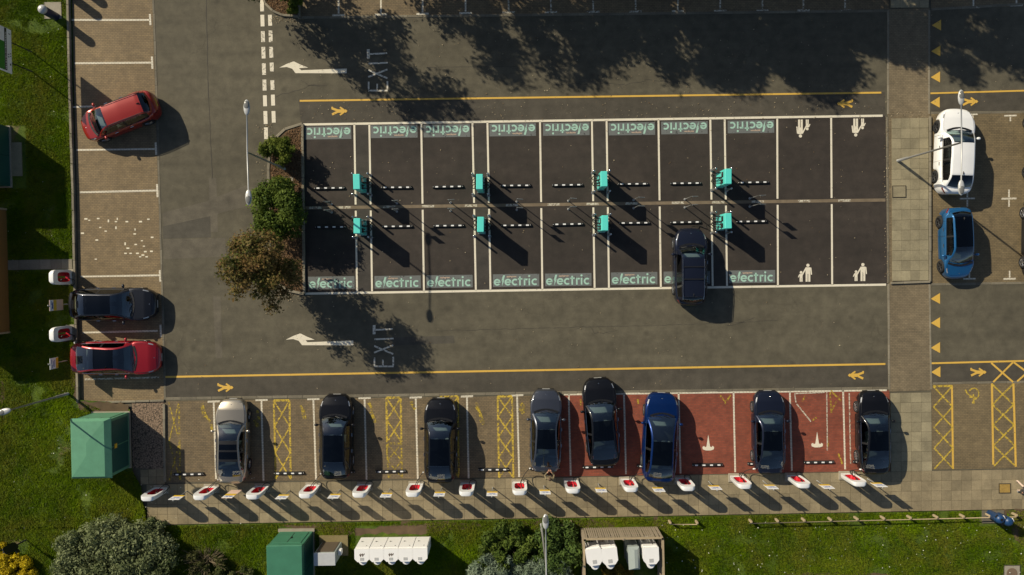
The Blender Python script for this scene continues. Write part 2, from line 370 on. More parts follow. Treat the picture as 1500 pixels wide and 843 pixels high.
# kerbs and flush edgings as single stones
def stones(name, path, wid, z0, z1, mat, L=.9, piece='kerb_stone'):
    e = empty(name, kind='structure'); pts = [P(*p) for p in path]; k = 0
    for A, B in zip(pts[:-1], pts[1:]):
        d = B-A; n = max(1, round(d.length/L)); a = math.atan2(d.y, d.x); ln = d.length/n
        me = MB().bbox((0, 0, (z0+z1)/2), (ln-.012, wid, z1-z0), .012).mesh(piece, mat)
        for i in range(n):
            o = bpy.data.objects.new(piece, me); C.objects.link(o); o.parent = e
            q = A+d*(i+.5)/n; o.location = (q.x+random.uniform(-.004, .004), q.y+random.uniform(-.004, .004), random.uniform(-.004, .004)); o.rotation_euler = (0, 0, a+random.uniform(-.004, .004))
    return e
stones('kerb_left', [(100.5, -40), (104, 130), (109, 285), (112, 430), (116, 590)], .14, -.05, .20, K['kerb'])
stones('kerb_left_end', [(116, 590), (241, 587)], .12, -.05, .10, K['kerb'])
stones('kerb_bay_side', [(241, 592), (242.5, 706)], .14, -.05, .12, K['kerb'])
stones('edging_left', [(223.5, -20), (227, 60), (234, 300), (242, 586)], .13, -.05, .014, K['edge'], .9, 'edging_stone')
stones('edging_bottom', [(243, 584.5), (800, 576), (1301, 569)], .17, -.05, .014, K['edge'], .9, 'edging_stone')
stones('edging_top', [(438, 26), (1301, 16)], .15, -.05, .014, K['edge'], .9, 'edging_stone')
stones('edging_top_right', [(1364, 14), (1520, 5)], .15, -.05, .014, K['edge'], .9, 'edging_stone')
stones('edging_right', [(1364, 166), (1540, 164)], .15, -.05, .014, K['edge'], .9, 'edging_stone')
stones('edging_right_low', [(1364, 417), (1540, 414)], .15, -.05, .014, K['edge'], .9, 'edging_stone')
stones('edging_accessible', [(1366, 562), (1540, 559)], .13, -.05, .014, K['edge'], .9, 'edging_stone')
for n_, x0, x1 in (('edging_crossing_west', 1301, 1301.5), ('edging_crossing_east', 1361, 1363)):
    stones(n_, [(x0, 15), (x0, 168)], .12, -.05, .016, K['kerb'], .9, 'edging_stone'); stones(n_, [(x0+.5, 416), (x1+1, 571)], .12, -.05, .016, K['kerb'], .9, 'edging_stone')
stones('kerb_walkway', [(1361.5, 171), (1361.5, 413), (1304, 415)], .13, -.05, .11, K['kerb'])
stones('edging_walkway', [(1299.5, 172), (1301, 415)], .12, -.05, .03, K['edge'], .9, 'edging_stone')
mb = MB(); line_px(mb, (1364.8, 172), (1364.8, 416), 2.4, .009); mb.build('drain_gap', plain('dark_drain', (.02, .017, .012), .9), rbay)
stones('kerb_planting_bed', [(443.5, 182), (444.5, 300), (446, 431), (424, 426), (408, 417), (399, 405), (396, 380), (394, 250), (396, 220), (404, 203), (418, 190), (443.5, 182)], .15, -.05, .13, K['kerb'], .8)
stones('kerb_top_bed', [(437.5, -40), (438.5, 25), (414, 23), (400, 17), (389, 6), (384, -8), (383, -40)], .13, -.05, .13, K['kerb'], .6)
bed = MB().flat(PP([(443, 184), (445, 430), (425, 424), (410, 415), (401, 403), (398, 380), (396, 250), (398, 221), (406, 205), (420, 192)], .09), .09).build('planting_bed', K['soil']); bed['kind'] = 'structure'
bed2 = MB().flat(PP([(437, -40), (437, 24), (414, 21), (402, 15), (391, 5), (386, -8), (385, -40)], .09), .09).build('planting_bed_top', K['soil']); bed2['kind'] = 'structure'
# slabs: each paving slab its own piece
def slabs(name, path0, path1, nrow, ncol, z, mat, th=.05, cap=300, off=False, sub=None):
    # a grid of slabs between two edges: path0 (top edge ends) and path1 (bottom edge ends), px
    a, b = (P(*p) for p in path0); c, d = (P(*p) for p in path1)
    base = MB().flat([a, b, d, c], z-.012).build(name, K['joint']); base['kind'] = 'structure'
    sp = []; n = 0
    wl = ((b-a).length/ncol); hl = ((c-a).length/nrow); ang = math.atan2(b.y-a.y, b.x-a.x)
    me = MB().box((0, 0, -th/2), (wl-.014, hl-.014, th)).mesh('slab', mat)
    rest = MB()
    for i in range(nrow):
        for j in range(ncol):
            u, v = (j+.5)/ncol, (i+.5)/nrow
            q = (a*(1-u)+b*u)*(1-v)+(c*(1-u)+d*u)*v
            if sub and sub(i, j): continue
            if n < cap:
                o = bpy.data.objects.new('slab', me); C.objects.link(o); o.parent = base; o.location = (q.x, q.y, z+random.uniform(-.002, .002)); o.rotation_euler = (random.uniform(-.003, .003), random.uniform(-.003, .003), ang); n += 1
            else: rest.box((q.x, q.y, z-th/2), (wl-.014, hl-.014, th), ang)
    if rest.v: r_ = rest.build('slabs', mat, base); r_['kind'] = 'stuff'
    return base
slabs('walkway_slabs', ((1305, 174), (1359, 173)), ((1306, 412), (1359, 411)), 16, 4, .10, K['slab2'])
slabs('walkway_slabs_low', ((1304, 576), (1364, 575)), ((1305, 691), (1365, 690)), 8, 4, .03, K['slab2'])
slabs('walkway_slabs_top', ((1304, -40), (1360, -40)), ((1304, 12), (1360, 12)), 4, 4, .05, K['slab2'])
slabs('pavement_slabs', ((215, 710), (860, 699)), ((216, 769), (860, 758)), 4, 43, .03, K['slab'])
slabs('pavement_slabs_mid', ((860, 699), (1305, 691)), ((860, 758), (1305, 749.5)), 4, 30, .03, K['slab'])
slabs('pavement_slabs_right', ((1305, 691), (1600, 686)), ((1305, 749.5), (1600, 744)), 4, 20, .03, K['slab'])
slabs('service_path', ((14, 381.5), (108, 380)), ((14, 396), (108, 394)), 1, 6, .165, K['kerb'])
slabs('service_slabs', ((206, 688), (241, 687)), ((206, 710), (242, 709)), 2, 3, .03, K['slab'])
# lawns
def lawn(name, pts, z): return sheet(name, pts, z, K['lawn'])
def ragged(name, pts, z, mat):
    q = []
    for (a, b) in zip(pts, pts[1:]+pts[:1]):
        n = max(2, int(math.hypot(b[0]-a[0], b[1]-a[1])/6))
        for i in range(n): q.append((a[0]+(b[0]-a[0])*i/n+random.uniform(-2.6, 2.6), a[1]+(b[1]-a[1])*i/n+random.uniform(-2.2, 2.2)))
    return sheet(name, q, z, mat)
LAWN_L = [(-60, -60), (97, -60), (101, 130), (106, 285), (109, 430), (113, 586), (160, 589), (190, 600), (194, 690), (206, 712), (214, 772), (-60, 772)]
lawn('lawn_left', LAWN_L, .13)
LAWN_B = [(-60, 770), (214, 770), (860, 759), (1600, 745), (1600, 920), (-60, 920)]
lawn('lawn_bottom', LAWN_B, .035)
ragged('bare_soil', [(415, 769), (500, 768), (540, 775), (590, 766), (650, 765), (700, 765), (712, 772), (660, 776), (610, 785), (560, 781), (520, 786), (440, 778)], .045, K['soil'])
ragged('bare_soil', [(762, 763), (900, 761), (905, 772), (840, 775), (770, 776)], .045, K['soil'])
ragged('bare_soil', [(0, 560), (6, 560), (3, 640), (0, 640)], .14, K['soil'])
ragged('bare_soil', [(102, 540), (113, 540), (114, 587), (150, 589), (190, 592), (190, 603), (120, 604), (108, 580)], .14, K['soil'])
ragged('bare_soil', [(955, 759), (977, 758.5), (976, 774), (960, 772)], .045, K['soil'])
ragged('bare_soil', [(1150, 840), (1310, 840), (1312, 870), (1150, 870)], .045, K['soil'])
ragged('bare_soil', [(1445, 748), (1500, 747), (1500, 800), (1488, 790), (1470, 772)], .045, K['soil'])

# ================================================================ painted markings
ZM = .012
def mark(name, parent, mat, fn): mb = MB(); fn(mb); return mb.build(name, mat, parent)
def strip(name, a, b, wpx, mat, parent=road, z=ZM): return mark(name, parent, mat, lambda m: line_px(m, a, b, wpx, z))
strip('yellow_line', (439, 148), (1291, 136), 2.6, K['yellow']); strip('yellow_line', (242, 552.5), (1297, 533.5), 2.8, K['yellow'])
strip('yellow_line', (1363, 137), (1540, 132), 2.4, K['yellow']); strip('yellow_line', (1364, 532.5), (1540, 528), 2.6, K['yellow'])
# charging bays outline and dividers
strip('white_line', (441, 182.8), (1293, 169.8), 3.2, K['white'], ebay); strip('white_line', (447, 430.5), (1298, 417.3), 3.2, K['white'], ebay)
for t, b in ((519, 523), (541, 545), (617, 621), (692, 697), (714, 718.5), (791, 794.5), (867, 871), (888.5, 892), (964.5, 968), (1040.5, 1044), (1061.5, 1065), (1138.5, 1139.5), (1217.5, 1219)):
    yt = 182.8-(t-441)*13/852; yb = 430.5-(b-447)*13.2/851; ym = 306-(t-445)*.0138; xm = (t+b)/2
    strip('white_line', (t, yt+1), (xm-.1, ym-5), 2.7, K['white'], ebay); strip('white_line', (xm+.1, ym+4), (b, yb-1), 2.7, K['white'], ebay)
strip('drain_channel', (447, 305), (1297, 293.3), 4.6, K['channel'], ebay, .010)
for x in (505, 570, 627, 690, 750, 811, 868, 925, 993, 1052, 1110, 1178, 1237, 462):
    y = 305-(x-447)*.01376; strip('paint_smudge', (x-9, y), (x+9, y-.2), 3.2, K['whitef'], ebay, .014)
for xa_, xb_ in ((521, 543), (694, 716), (869, 890.5), (1042, 1063.5)):
    y0, y1 = 184-(xa_-441)*.0153, 429-(xa_-447)*.0155
    rsheet('asphalt_gap', [(xa_, y0), (xb_-1, y0), (xb_+2, y1), (xa_+3, y1)], .007, K['gap'], ebay)
# left bays
for (x0, y0, x1, y1, mt, tb) in ((105, 29.5, 219, 29.5, 'whitew', (219.5, 21, 37)), (109, 93, 221, 92, 'whitew', (222.5, 83, 101)), (106, 157, 140, 156, 'whitew', None), (112, 220, 227, 218.5, 'whitew', (228, 209, 227)),
        (117, 282, 229, 279.5, 'whitew', (230, 270, 289)), (118, 405.5, 233, 403.5, 'whitew', (234, 396, 413)), (121, 487.5, 231, 485, 'whitew', (235, 476, 494)), (124, 556, 233, 553, 'whitef', None)):
    strip('white_line', (x0, y0), (x1, y1), 2.6, K[mt], lbay)
    if tb: strip('white_line', (tb[0], tb[1]), (tb[0]+.8, tb[2]), 2.8, K['whitew'], lbay)
wb_me = MB().box((0, 0, .006), (.19, .095, .012)).mesh('white_block', plain('white_block_paint', (.75, .68, .52), .8))
for x, y, v in ((126, 321, 0), (144, 320.5, 0), (159, 324, 1), (172, 321, 1), (170, 325, 0), (206, 325, 0), (217.5, 321.5, 0), (147, 333.5, 0), (170, 334, 1), (198, 336.5, 1), (155, 339, 0), (197.5, 343, 0), (223, 348, 0), (142, 352, 0), (183.5, 357.5, 1), (199, 358.5, 0), (208, 353, 0), (187.5, 364, 0), (211, 361, 0), (184, 371.5, 0), (191.5, 371.5, 0), (201.5, 371.5, 0), (209.5, 374, 0), (205.5, 376.5, 0), (213, 369, 0), (222, 368.5, 0), (215, 376.5, 0), (140.5, 380, 0), (121, 342, 0), (186, 325, 0), (131, 323, 0)):
    o = bpy.data.objects.new('white_block', wb_me); C.objects.link(o); o.parent = lbay; q = P(x, y); o.location = (q.x, q.y, .003); o.rotation_euler = (0, 0, R(90)*v); s_ = random.uniform(.6, 1); o.scale = (s_, s_, 1)
# T heads of the top and bottom bays
for x, y in ((496, 22.5), (558, 21.5), (619, 20.5), (682, 19.5), (745, 18.5), (807, 18), (869, 17.5), (931, 17), (993, 16.5), (1055, 16), (1117, 15.8), (1177, 15.5), (1238, 15), (1426, 11), (1489, 8)):
    par = tbay if x < 1300 else tbay2; mt = 'whitew' if x < 700 or x > 1300 else 'whitef'
    strip('white_line', (x-9, y+.3), (x+9, y-.2), 2.6, K[mt], par); strip('white_line', (x, y-2), (x, y-60), 2.4, K[mt], par)
for x0, y0, x1, y1 in ((313, 590, 316.5, 702), (383, 588, 386, 705), (459, 586.5, 463, 703.5), (534, 585, 537, 703), (609, 584, 612, 702), (684, 582.5, 686.5, 701), (757.5, 581, 760.5, 699)):
    strip('white_line', (x0, y0), (x1, y1), 2.6, K['whitew'], bbay); strip('white_line', (x0-9, y0-1.2), (x0+9, y0-1.8), 2.6, K['whitew'], bbay)
for x0, y0, x1, y1 in ((833, 578, 836, 697), (914, 577, 917, 695), (994, 576, 997, 694), (1074.5, 575, 1077, 692), (1157, 574, 1160, 690), (1235, 572, 1238, 688)):
    strip('white_line', (x0, y0), (x1, y1), 2.5, K['whitew'], bred)
strip('white_line', (826, 578.3), (1299, 572), 2.8, K['whitew'], bred)
for a in ((1480, 170, 9), (1479, 409, 9), (1420, 409, 9), (1425, 168, 7)):
    strip('white_line', (a[0]-a[2], a[1]), (a[0]+a[2], a[1]-.4), 2.4, K['whitew'], rbay); yy = 8 if a[1] < 300 else -12
    strip('white_line', (a[0], a[1]+1.6*(1 if yy > 0 else -1)), (a[0], a[1]+yy), 2.2, K['whitew'], rbay)
for x in (1417, 1478):
    strip('white_line', (x-11, 291.5), (x+11, 291), 2.4, K['whitew'], rbay); strip('white_line', (x, 278), (x, 289.5), 2.3, K['whitew'], rbay); strip('white_line', (x, 293), (x, 303), 2.3, K['whitew'], rbay)
# give-way dashes
for x, ys in (((383.5, 389.5), ((0, 17), (22, 39), (46, 62), (69, 86), (93, 110), (117, 133), (140, 156), (163, 182), (187, 204))), ((394.5, 401.5), ((22, 38), (45, 62), (69, 85), (92, 105), (118, 132), (139, 155), (163, 180)))):
    for y0, y1 in ys:
        xa_ = x[0]+(x[1]-x[0])*y0/190; xb_ = x[0]+(x[1]-x[0])*y1/190
        strip('white_dash', (xa_, y0), (xb_, y1), 5.6, K['white' if y0 < 30 or y0 > 125 else 'whiter'], road)
def polymark(name, pts, mat, parent=road, z=ZM): return mark(name, parent, mat, lambda m: m.flat(PP(pts, z), z))
for dx, dy in ((0, 0), (9.5, 398.5)):
    polymark('turn_arrow', [(409+dx, 99.5+dy), (420+dx, 94+dy), (429.5+dx, 90.5+dy), (431+dx, 90.5+dy), (440+dx, 95+dy), (451.5+dx, 99.5+dy), (438+dx, 100.2+dy), (441+dx, 103.2+dy), (508+dx, 100.7+dy), (508+dx, 107.7+dy), (433+dx, 107.5+dy), (428+dx, 101+dy), (420+dx, 98.5+dy)], K['white'])
def exit_word(dx, dy):
    z = ZM
    for n_, segs in (('letter_e', (((539.5, 133), (568, 133), 2.4), ((540, 132), (540, 120), 2.4), ((552.5, 132), (552.5, 123), 2.2), ((567.5, 132), (567.5, 119), 2.4))), ('letter_x', (((539.5, 103), (567.5, 115), 2.4), ((539.5, 113), (567.5, 102), 2.4))),
            ('letter_i', (((540, 93.4), (568, 92.2), 2.4),)), ('letter_t', (((539.5, 72.5), (539.5, 86), 4.2), ((542, 79.5), (567, 78.3), 2.4)))):
        mb = MB()
        for a, b, w_ in segs: line_px(mb, (a[0]+dx, a[1]+dy), (b[0]+dx, b[1]+dy), w_, z); z += .0012
        mb.build(n_, K['whiter'], road)
exit_word(0, 0); exit_word(8.5, 404)
# yellow walkers, give-way triangles
def walker(x, y, s, mat, name='walking_figure_marking'):
    e = []
    def L(a, b, w_, z): e.append((a, b, w_, z))
    mb = MB(); q = lambda a, b: (x+s*a, y+b)
    mb.flat(PP([q(12, 0), q(9.6, -2.4), q(7, -1.7), q(7, 1.7), q(9.6, 2.4)], ZM), ZM)
    for a, b, w_, z in ((q(7, 0), q(-3, 0), 5.0, .0125), (q(-2.0, -.8), q(-11, -4), 3.2, .0132), (q(-2.0, .8), q(-10.5, 5.0), 3.2, .0138), (q(7, -1.4), q(1, -5.6), 2.3, .0144), (q(7, 1.4), q(1, 5.8), 2.3, .0150), (q(-10.4, -3.6), q(-10.4, -6.2), 2.4, .0156)): line_px(mb, a, b, w_, z)
    mb.build(name, mat, road)
walker(497, 163, 1, K['yellow']); walker(1238, 152, -1, K['yellow']); walker(330, 568, 1, K['yellow']); walker(1254, 550, -1, K['yellow']); walker(1421, 149, 1, K['yellow']); walker(1433, 545.5, 1, K['yellow'])
for x, y in ((1371.5, 37), (1370.5, 75), (1370, 113), (1369.5, 150), (1370, 437.5), (1370, 473), (1370, 509.5), (1370.5, 545)):
    polymark('give_way_triangle', [(x-6.5, y+.5), (x+7, y-8), (x+7, y+8)], K['yellow'])
def xbox(x0, y0, x1, y1, xb0, xb1, n, mat, parent, rails=(1, 1), top=True, w_=2.0):
    lx = lambda y: x0+(xb0-x0)*(y-y0)/(y1-y0); rx = lambda y: x1+(xb1-x1)*(y-y0)/(y1-y0); z = ZM
    if rails[0]: strip('yellow_hatching', (x0, y0), (xb0, y1), w_+.6, mat, parent)
    if rails[1]: strip('yellow_hatching', (x1, y0), (xb1, y1), w_+.6, mat, parent)
    if top: strip('yellow_hatching', (x0, y0), (x1, y0-.3), w_+1, mat, parent, ZM+.0015)
    h = (y1-y0)/n
    for i in range(n):
        a, b = y0+i*h, y0+(i+1)*h
        strip('yellow_hatching', (lx(a), a), (rx(b), b), w_, mat, parent, ZM+.003); strip('yellow_hatching', (rx(a), a), (lx(b), b), w_, mat, parent, ZM+.0045)
xbox(401, 587, 424, 702, 404, 426, 3, K['yelloww'], bbay, w_=2.2); xbox(566, 583, 587, 648, 567, 588, 2, K['yelloww'], bbay, w_=2.4); xbox(566.5, 650, 588, 700, 569, 589, 2, K['yellowf'], bbay)
xbox(729, 581, 750, 700, 731, 752, 4, K['yelloww'], bbay, w_=2.2); xbox(247, 590, 262, 704, 248, 264, 2, K['yellowf'], bbay, (0, 1), False)
xbox(645, 581, 671, 700, 647, 672, 3, K['yelloww'], bbay); xbox(482, 583, 506, 700, 484, 508, 3, K['yellowf'], bbay)
xbox(1367, 566, 1395, 687, 1369, 1396.5, 4, K['yelloww'], rbay2, (0, 0), True, 2.2); strip('yellow_hatching', (1394.5, 565), (1396, 687), 2.8, K['yellow'], rbay2)
xbox(1453, 563, 1484, 683, 1456, 1487.5, 4, K['yelloww'], rbay2, (0, 0), False, 2.4); strip('yellow_hatching', (1453, 562), (1455, 681), 3, K['yellow'], rbay2); strip('yellow_hatching', (1484.5, 562), (1488, 684), 3, K['yellow'], rbay2)
for a, b in (((1452, 532), (1484, 560)), ((1484, 531), (1455, 560)), ((1485, 531), (1505, 546)), ((1506, 545), (1490, 559))): strip('yellow_hatching', a, b, 2.6, K['yellow'], road, ZM+.002+a[0]*1e-6)
for x, y in ((297, 600), (300, 608), (310, 625), (305, 615), (443, 598), (445, 606), (699, 598), (705, 612), (706, 618), (700, 600), (767, 597), (765, 601), (475, 605), (543, 596), (546, 612), (605, 592), (378, 610), (376, 620)):
    strip('yellow_remnant', (x-random.uniform(1, 4), y-random.uniform(3, 9)), (x+random.uniform(1, 4), y+random.uniform(3, 9)), random.uniform(3, 6), K['yellowf'], bbay, ZM+random.uniform(0, .003))
for a, b in (((1055, 580), (1064, 590)), ((1070, 579), (1062, 592)), ((1138, 575), (1150, 588)), ((1217, 572), (1232, 588)), ((1232, 578), (1217, 603)), ((1175, 588), (1180, 580)), ((1216, 575), (1218, 605)), ((934, 585), (935, 592)), ((850, 585), (851, 594)), ((1190, 616), (1196, 612)), ((1212, 640), (1213, 655)), ((1228, 665), (1234, 680))):
    strip('yellow_remnant', a, b, 2.6, K['yellowf'], bred, ZM+random.uniform(0, .003))
for a, b in (((1164, 577), (1166, 590)), ((1164, 577), (1208, 575)), ((1167, 592), (1188, 618)), ((1211, 575), (1212, 660)), ((1244, 576), (1246, 680))): strip('paint_remnant', a, b, 1.8, K['whitef'], bred, ZM+.001+random.uniform(0, .002))
# wheelchair symbol (drawn the other way up)
mb = MB(); cx, cy = 1424.5, 578
arc = [(cx+2+7.5*math.cos(a), cy-1+8*math.sin(a)) for a in [R(t) for t in range(-150, 120, 18)]]
for i, (a, b) in enumerate(zip(arc[:-1], arc[1:])): line_px(mb, a, b, 2, ZM+.0004*(i % 2))
for i, (a, b, w_) in enumerate((((1426, 578), (1426, 588), 2.4), ((1420, 582), (1430, 582), 2), ((1417, 577), (1424, 582), 2), ((1414, 571), (1417, 577), 2), ((1426, 588), (1426, 591.5), 4))): line_px(mb, a, b, w_, ZM+.001+.0005*i)
mb.build('wheelchair_symbol', K['yelloww'], rbay2)
# parent-and-child symbols
def disc(mb, x, y, r, z=ZM): mb.flat(PP([(x+r*math.cos(a), y+r*math.sin(a)) for a in [2*math.pi*i/12 for i in range(12)]], z), z)
def parent_child(x, y, s):
    mb = MB(); q = lambda a, b: (x+s*a, y+s*b)
    def L(a, b, w_, z): line_px(mb, q(*a), q(*b), w_, z)
    disc(mb, *q(4, -11.5), 2.4); disc(mb, *q(-6, -1.2), 2)
    L((4, -8.6), (4, 1), 7, .0124); L((2.1, 1), (2.1, 12.5), 3.0, .0128); L((6, 1), (6, 12.5), 3.0, .0132); L((1.2, -7.6), (-4.6, 3), 1.9, .0136); L((8.2, -8), (9.2, 2.2), 1.7, .0140)
    L((-6, 1), (-6, 7), 4.2, .0144); L((-7.2, 7), (-7.2, 12.5), 1.9, .0148); L((-4.8, 7), (-4.8, 12.5), 1.9, .0152); L((-8, 1.6), (-10, 6), 1.4, .0156)
    mb.build('parent_and_child_symbol', K['white'], ebay)
parent_child(1179.5, 400.5, 1); parent_child(1260, 399.5, 1); parent_child(1176.5, 188, -1); parent_child(1257.5, 186.5, -1)
# white emblem on the two empty red bays: a spike standing on a crescent
for x, y in ((1037.5, 650), (1197, 645.5)):
    polymark('bay_emblem', [(x, y-13), (x+2.6, y+4.5), (x+5, y+5.4), (x+6, y+3.4), (x+8.6, y+5.2), (x+8, y+8.6), (x+3.5, y+10.2), (x-3.5, y+10.2), (x-8, y+8.6), (x-8.6, y+5.2), (x-6, y+3.4), (x-5, y+5.4), (x-2.6, y+4.5)], K['white'], bred)
# "electric" panels: letters drawn from rings and bars
def text_mesh(body, size, name):
    cu = bpy.data.curves.new(name, 'FONT'); cu.body = body; cu.size = size; cu.offset = .012*size; o = bpy.data.objects.new(name, cu); C.objects.link(o)
    bpy.context.view_layer.update(); me = bpy.data.meshes.new_from_object(o.evaluated_get(bpy.context.evaluated_depsgraph_get())); bpy.data.objects.remove(o); me.materials.clear(); return me
app_me = text_mesh('applegreen', .13, 'small_lettering'); app_me.materials.append(K['small_letter'])
def electric_mesh():
    mb = MB(); r0, r1 = .20, .105     # x-height ring radii
    def ring(cx, a0, a1):
        n = 18; A = [R(a0+(a1-a0)*i/n) for i in range(n+1)]
        mb.add([(cx+r0*math.cos(a), r0+r0*math.sin(a), 0) for a in A]+[(cx+r1*math.cos(a), r0+r1*math.sin(a), 0) for a in A], [(i, i+1, n+2+i, n+1+i) for i in range(n)])
    def bar(x0, y0, x1, y1): mb.add([(x0, y0, 0), (x1, y0, 0), (x1, y1, 0), (x0, y1, 0)], [(0, 1, 2, 3)])
    def e(cx): ring(cx, 0, 322); bar(cx-.11, .165, cx+.195, .24)
    e(.20)
    mb.add([(.455, .28, 0), (.52, .28, 0), (.50, .55, 0), (.60, .62, 0), (.55, .34, 0), (.625, .34, 0), (.47, -.06, 0), (.505, .22, 0), (.425, .22, 0)], [(0, 1, 4, 5, 6, 7)]); mb.add([(.46, .30, 0), (.55, .60, 0), (.66, .60, 0), (.58, .30, 0)], [(3, 2, 1, 0)])
    e(.83); ring(1.25, 48, 312)
    bar(1.49, .0, 1.58, .52); bar(1.42, .34, 1.68, .42)
    bar(1.76, 0, 1.85, .40); ring(1.90, 60, 125)
    bar(2.04, 0, 2.13, .40); ring(2.41, 48, 312)
    n = 12; mb.add([(2.085+.062*math.cos(2*math.pi*i/n), .54+.062*math.sin(2*math.pi*i/n), 0) for i in range(n)], [tuple(range(n))])
    me = mb.mesh('lettering', K['teal_letter']); return me
el_me = electric_mesh(); pan_me = MB().add([(-1.36, -.37, 0), (1.36, -.37, 0), (1.36, .37, 0), (-1.36, .37, 0)], [(0, 1, 2, 3)]).mesh('bay_panel', K['panel'])
def epanel(x, y, up):
    q = P(x, y); o = bpy.data.objects.new('bay_panel', pan_me); C.objects.link(o); o.parent = ebay; o.location = (q.x, q.y, .010); o.rotation_euler = (0, 0, 0 if up else math.pi)
    l = bpy.data.objects.new('lettering', el_me); C.objects.link(l); l.parent = o; l.location = (-1.31, -.30, .003)
    s = bpy.data.objects.new('small_lettering', app_me); C.objects.link(s); s.parent = o; s.location = (-.55, .19, .005)
for x, y in ((480.5, 195), (577.5, 193), (654.5, 192), (751, 190.5), (829.5, 189.5), (925.5, 189), (1002.5, 187.5), (1100, 186)): epanel(x, y, False)
for x, y in ((485.5, 414.5), (582.5, 413.5), (658.5, 412.5), (756, 411), (832.5, 410), (929, 408.3), (1006, 407), (1101.5, 405.5)): epanel(x, y, True)
# ================================================================ cars
K.update(tyre=plain('tyre_rubber', (.012, .012, .013), .85), rim=plain('alloy_rim', (.45, .45, .46), .3, .9, .05), rim_dark=plain('dark_alloy_rim', (.10, .10, .105), .35, .8), black=plain('black_trim', (.010, .010, .011), .45), chrome=plain('chrome_trim', (.62, .62, .62), .15, 1.0, .03),
    seat=plain('seat_cloth', (.15, .15, .155), .8), seat_light=plain('pale_seat', (.30, .28, .25), .7), dash=plain('dashboard', (.20, .21, .215), .6), glass=glassmat('windscreen_glass', (.74, .88, .86), .10), roofglass=glassmat('roof_glass', (.025, .03, .04), .008), sideglass=glassmat('side_glass', (.15, .19, .19), .04),
    lamp=plain('headlamp_lens', (.40, .41, .43), .12, .3, .05, 3, 1.0), tail=plain('tail_lamp_lens', (.16, .006, .006), .2, 0, .1, 6, 1.0), plate_y=plain('yellow_plate', (.62, .45, .03), .5), plate_w=plain('white_plate', (.42, .42, .41), .5))
def sm(t): t = min(1, max(0, t)); return t*t*(3-2*t)
def interp(pts, x):
    if x <= pts[0][0]: return pts[0][1]
    for (a, u), (b, v) in zip(pts[:-1], pts[1:]):
        if x <= b:
            t = (x-a)/(b-a); return u+(v-u)*sm(t) if False else u+(v-u)*t
    return pts[-1][1]
SPEC = dict(
    saloon=dict(L=4.70, W=1.85, H=1.44, hood=1.18, ws=1.02, rs=1.25, tail=.26, belt=.93, nose=.64, hoodz=.90, deck=1.02, roof='glass', tum=.56, wb=2.87),
    cross=dict(L=4.76, W=1.92, H=1.62, hood=1.16, ws=1.02, rs=1.0, tail=.16, belt=1.02, nose=.70, hoodz=.98, deck=1.12, roof='glass', tum=.50, wb=2.89),
    large=dict(L=4.98, W=1.96, H=1.45, hood=1.30, ws=1.05, rs=1.30, tail=.30, belt=.93, nose=.62, hoodz=.89, deck=1.03, roof='glass', tum=.58, wb=2.96),
    tall=dict(L=5.03, W=2.0, H=1.68, hood=1.18, ws=1.45, rs=.95, tail=.20, belt=1.05, nose=.72, hoodz=1.0, deck=1.15, roof='glass', tum=.48, wb=2.97),
    coupe=dict(L=4.88, W=1.86, H=1.45, hood=1.28, ws=.98, rs=1.05, tail=.34, belt=.95, nose=.66, hoodz=.92, deck=1.03, roof='panels', tum=.56, wb=2.85),
    suv=dict(L=4.42, W=1.92, H=1.66, hood=.98, ws=.74, rs=.42, tail=.06, belt=1.06, nose=.82, hoodz=1.05, deck=1.15, roof='paint', tum=.40, wb=2.66, rails=True, bars=True),
    wsuv=dict(L=4.92, W=2.02, H=1.66, hood=1.22, ws=.86, rs=.78, tail=.22, belt=1.02, nose=.74, hoodz=.99, deck=1.12, roof='paint', tum=.46, wb=2.88),
    hatch=dict(L=4.08, W=1.73, H=1.55, hood=.82, ws=.98, rs=.42, tail=.14, belt=1.0, nose=.72, hoodz=.95, deck=1.12, roof='glass', tum=.46, wb=2.58, roofpaint=True),
    mpv=dict(L=4.42, W=1.82, H=1.60, hood=.74, ws=1.02, rs=.50, tail=.10, belt=1.02, nose=.72, hoodz=.98, deck=1.12, roof='paint', tum=.40, wb=2.70, rails=True),
)
def build_wheel(parent, x, y, r, wdt, side, rimmat):
    t = MB(); n = 28; prof = [(r*.66, -wdt/2), (r*.93, -wdt/2), (r, -wdt*.32), (r, wdt*.32), (r*.93, wdt/2), (r*.66, wdt/2)]
    vs = []; fs = []
    for pr, py in prof:
        for j in range(n): a = 2*math.pi*j/n; vs.append((x+pr*math.cos(a), y+py, r+pr*math.sin(a)))
    for i in range(len(prof)-1):
        for j in range(n): fs.append((i*n+j, i*n+(j+1) % n, (i+1)*n+(j+1) % n, (i+1)*n+j))
    w_ = MB().add(vs, fs).build('wheel', K['tyre'], parent, True)
    m = MB(); yo = y+side*wdt*.36
    ring = [(x+rr*math.cos(2*math.pi*j/n), yo+side*o_, r+rr*math.sin(2*math.pi*j/n)) for rr, o_ in ((r*.69, .02), (r*.60, .0)) for j in range(n)]
    m.add(ring, [(j, (j+1) % n, n+(j+1) % n, n+j) for j in range(n)])
    for s in range(5):
        a = 2*math.pi*s/5+.3
        for da in (-.14, .14):
            c1 = (x+r*.10*math.cos(a), yo+side*.015, r+r*.10*math.sin(a)); c2 = (x+r*.64*math.cos(a+da), yo+side*.004, r+r*.64*math.sin(a+da)); m.tube([c1, c2], [.028, .020], 5)
    m.ell((x, yo+side*.01, r), (r*.16, .03, r*.16), 10, 6)
    m.build('rim', rimmat, w_)
    b = MB(); b.add([(x+r*.62*math.cos(2*math.pi*j/n), yo-side*.05, r+r*.62*math.sin(2*math.pi*j/n)) for j in range(n)], [tuple(range(n))]); b.build('brake_disc', K['black'], w_)
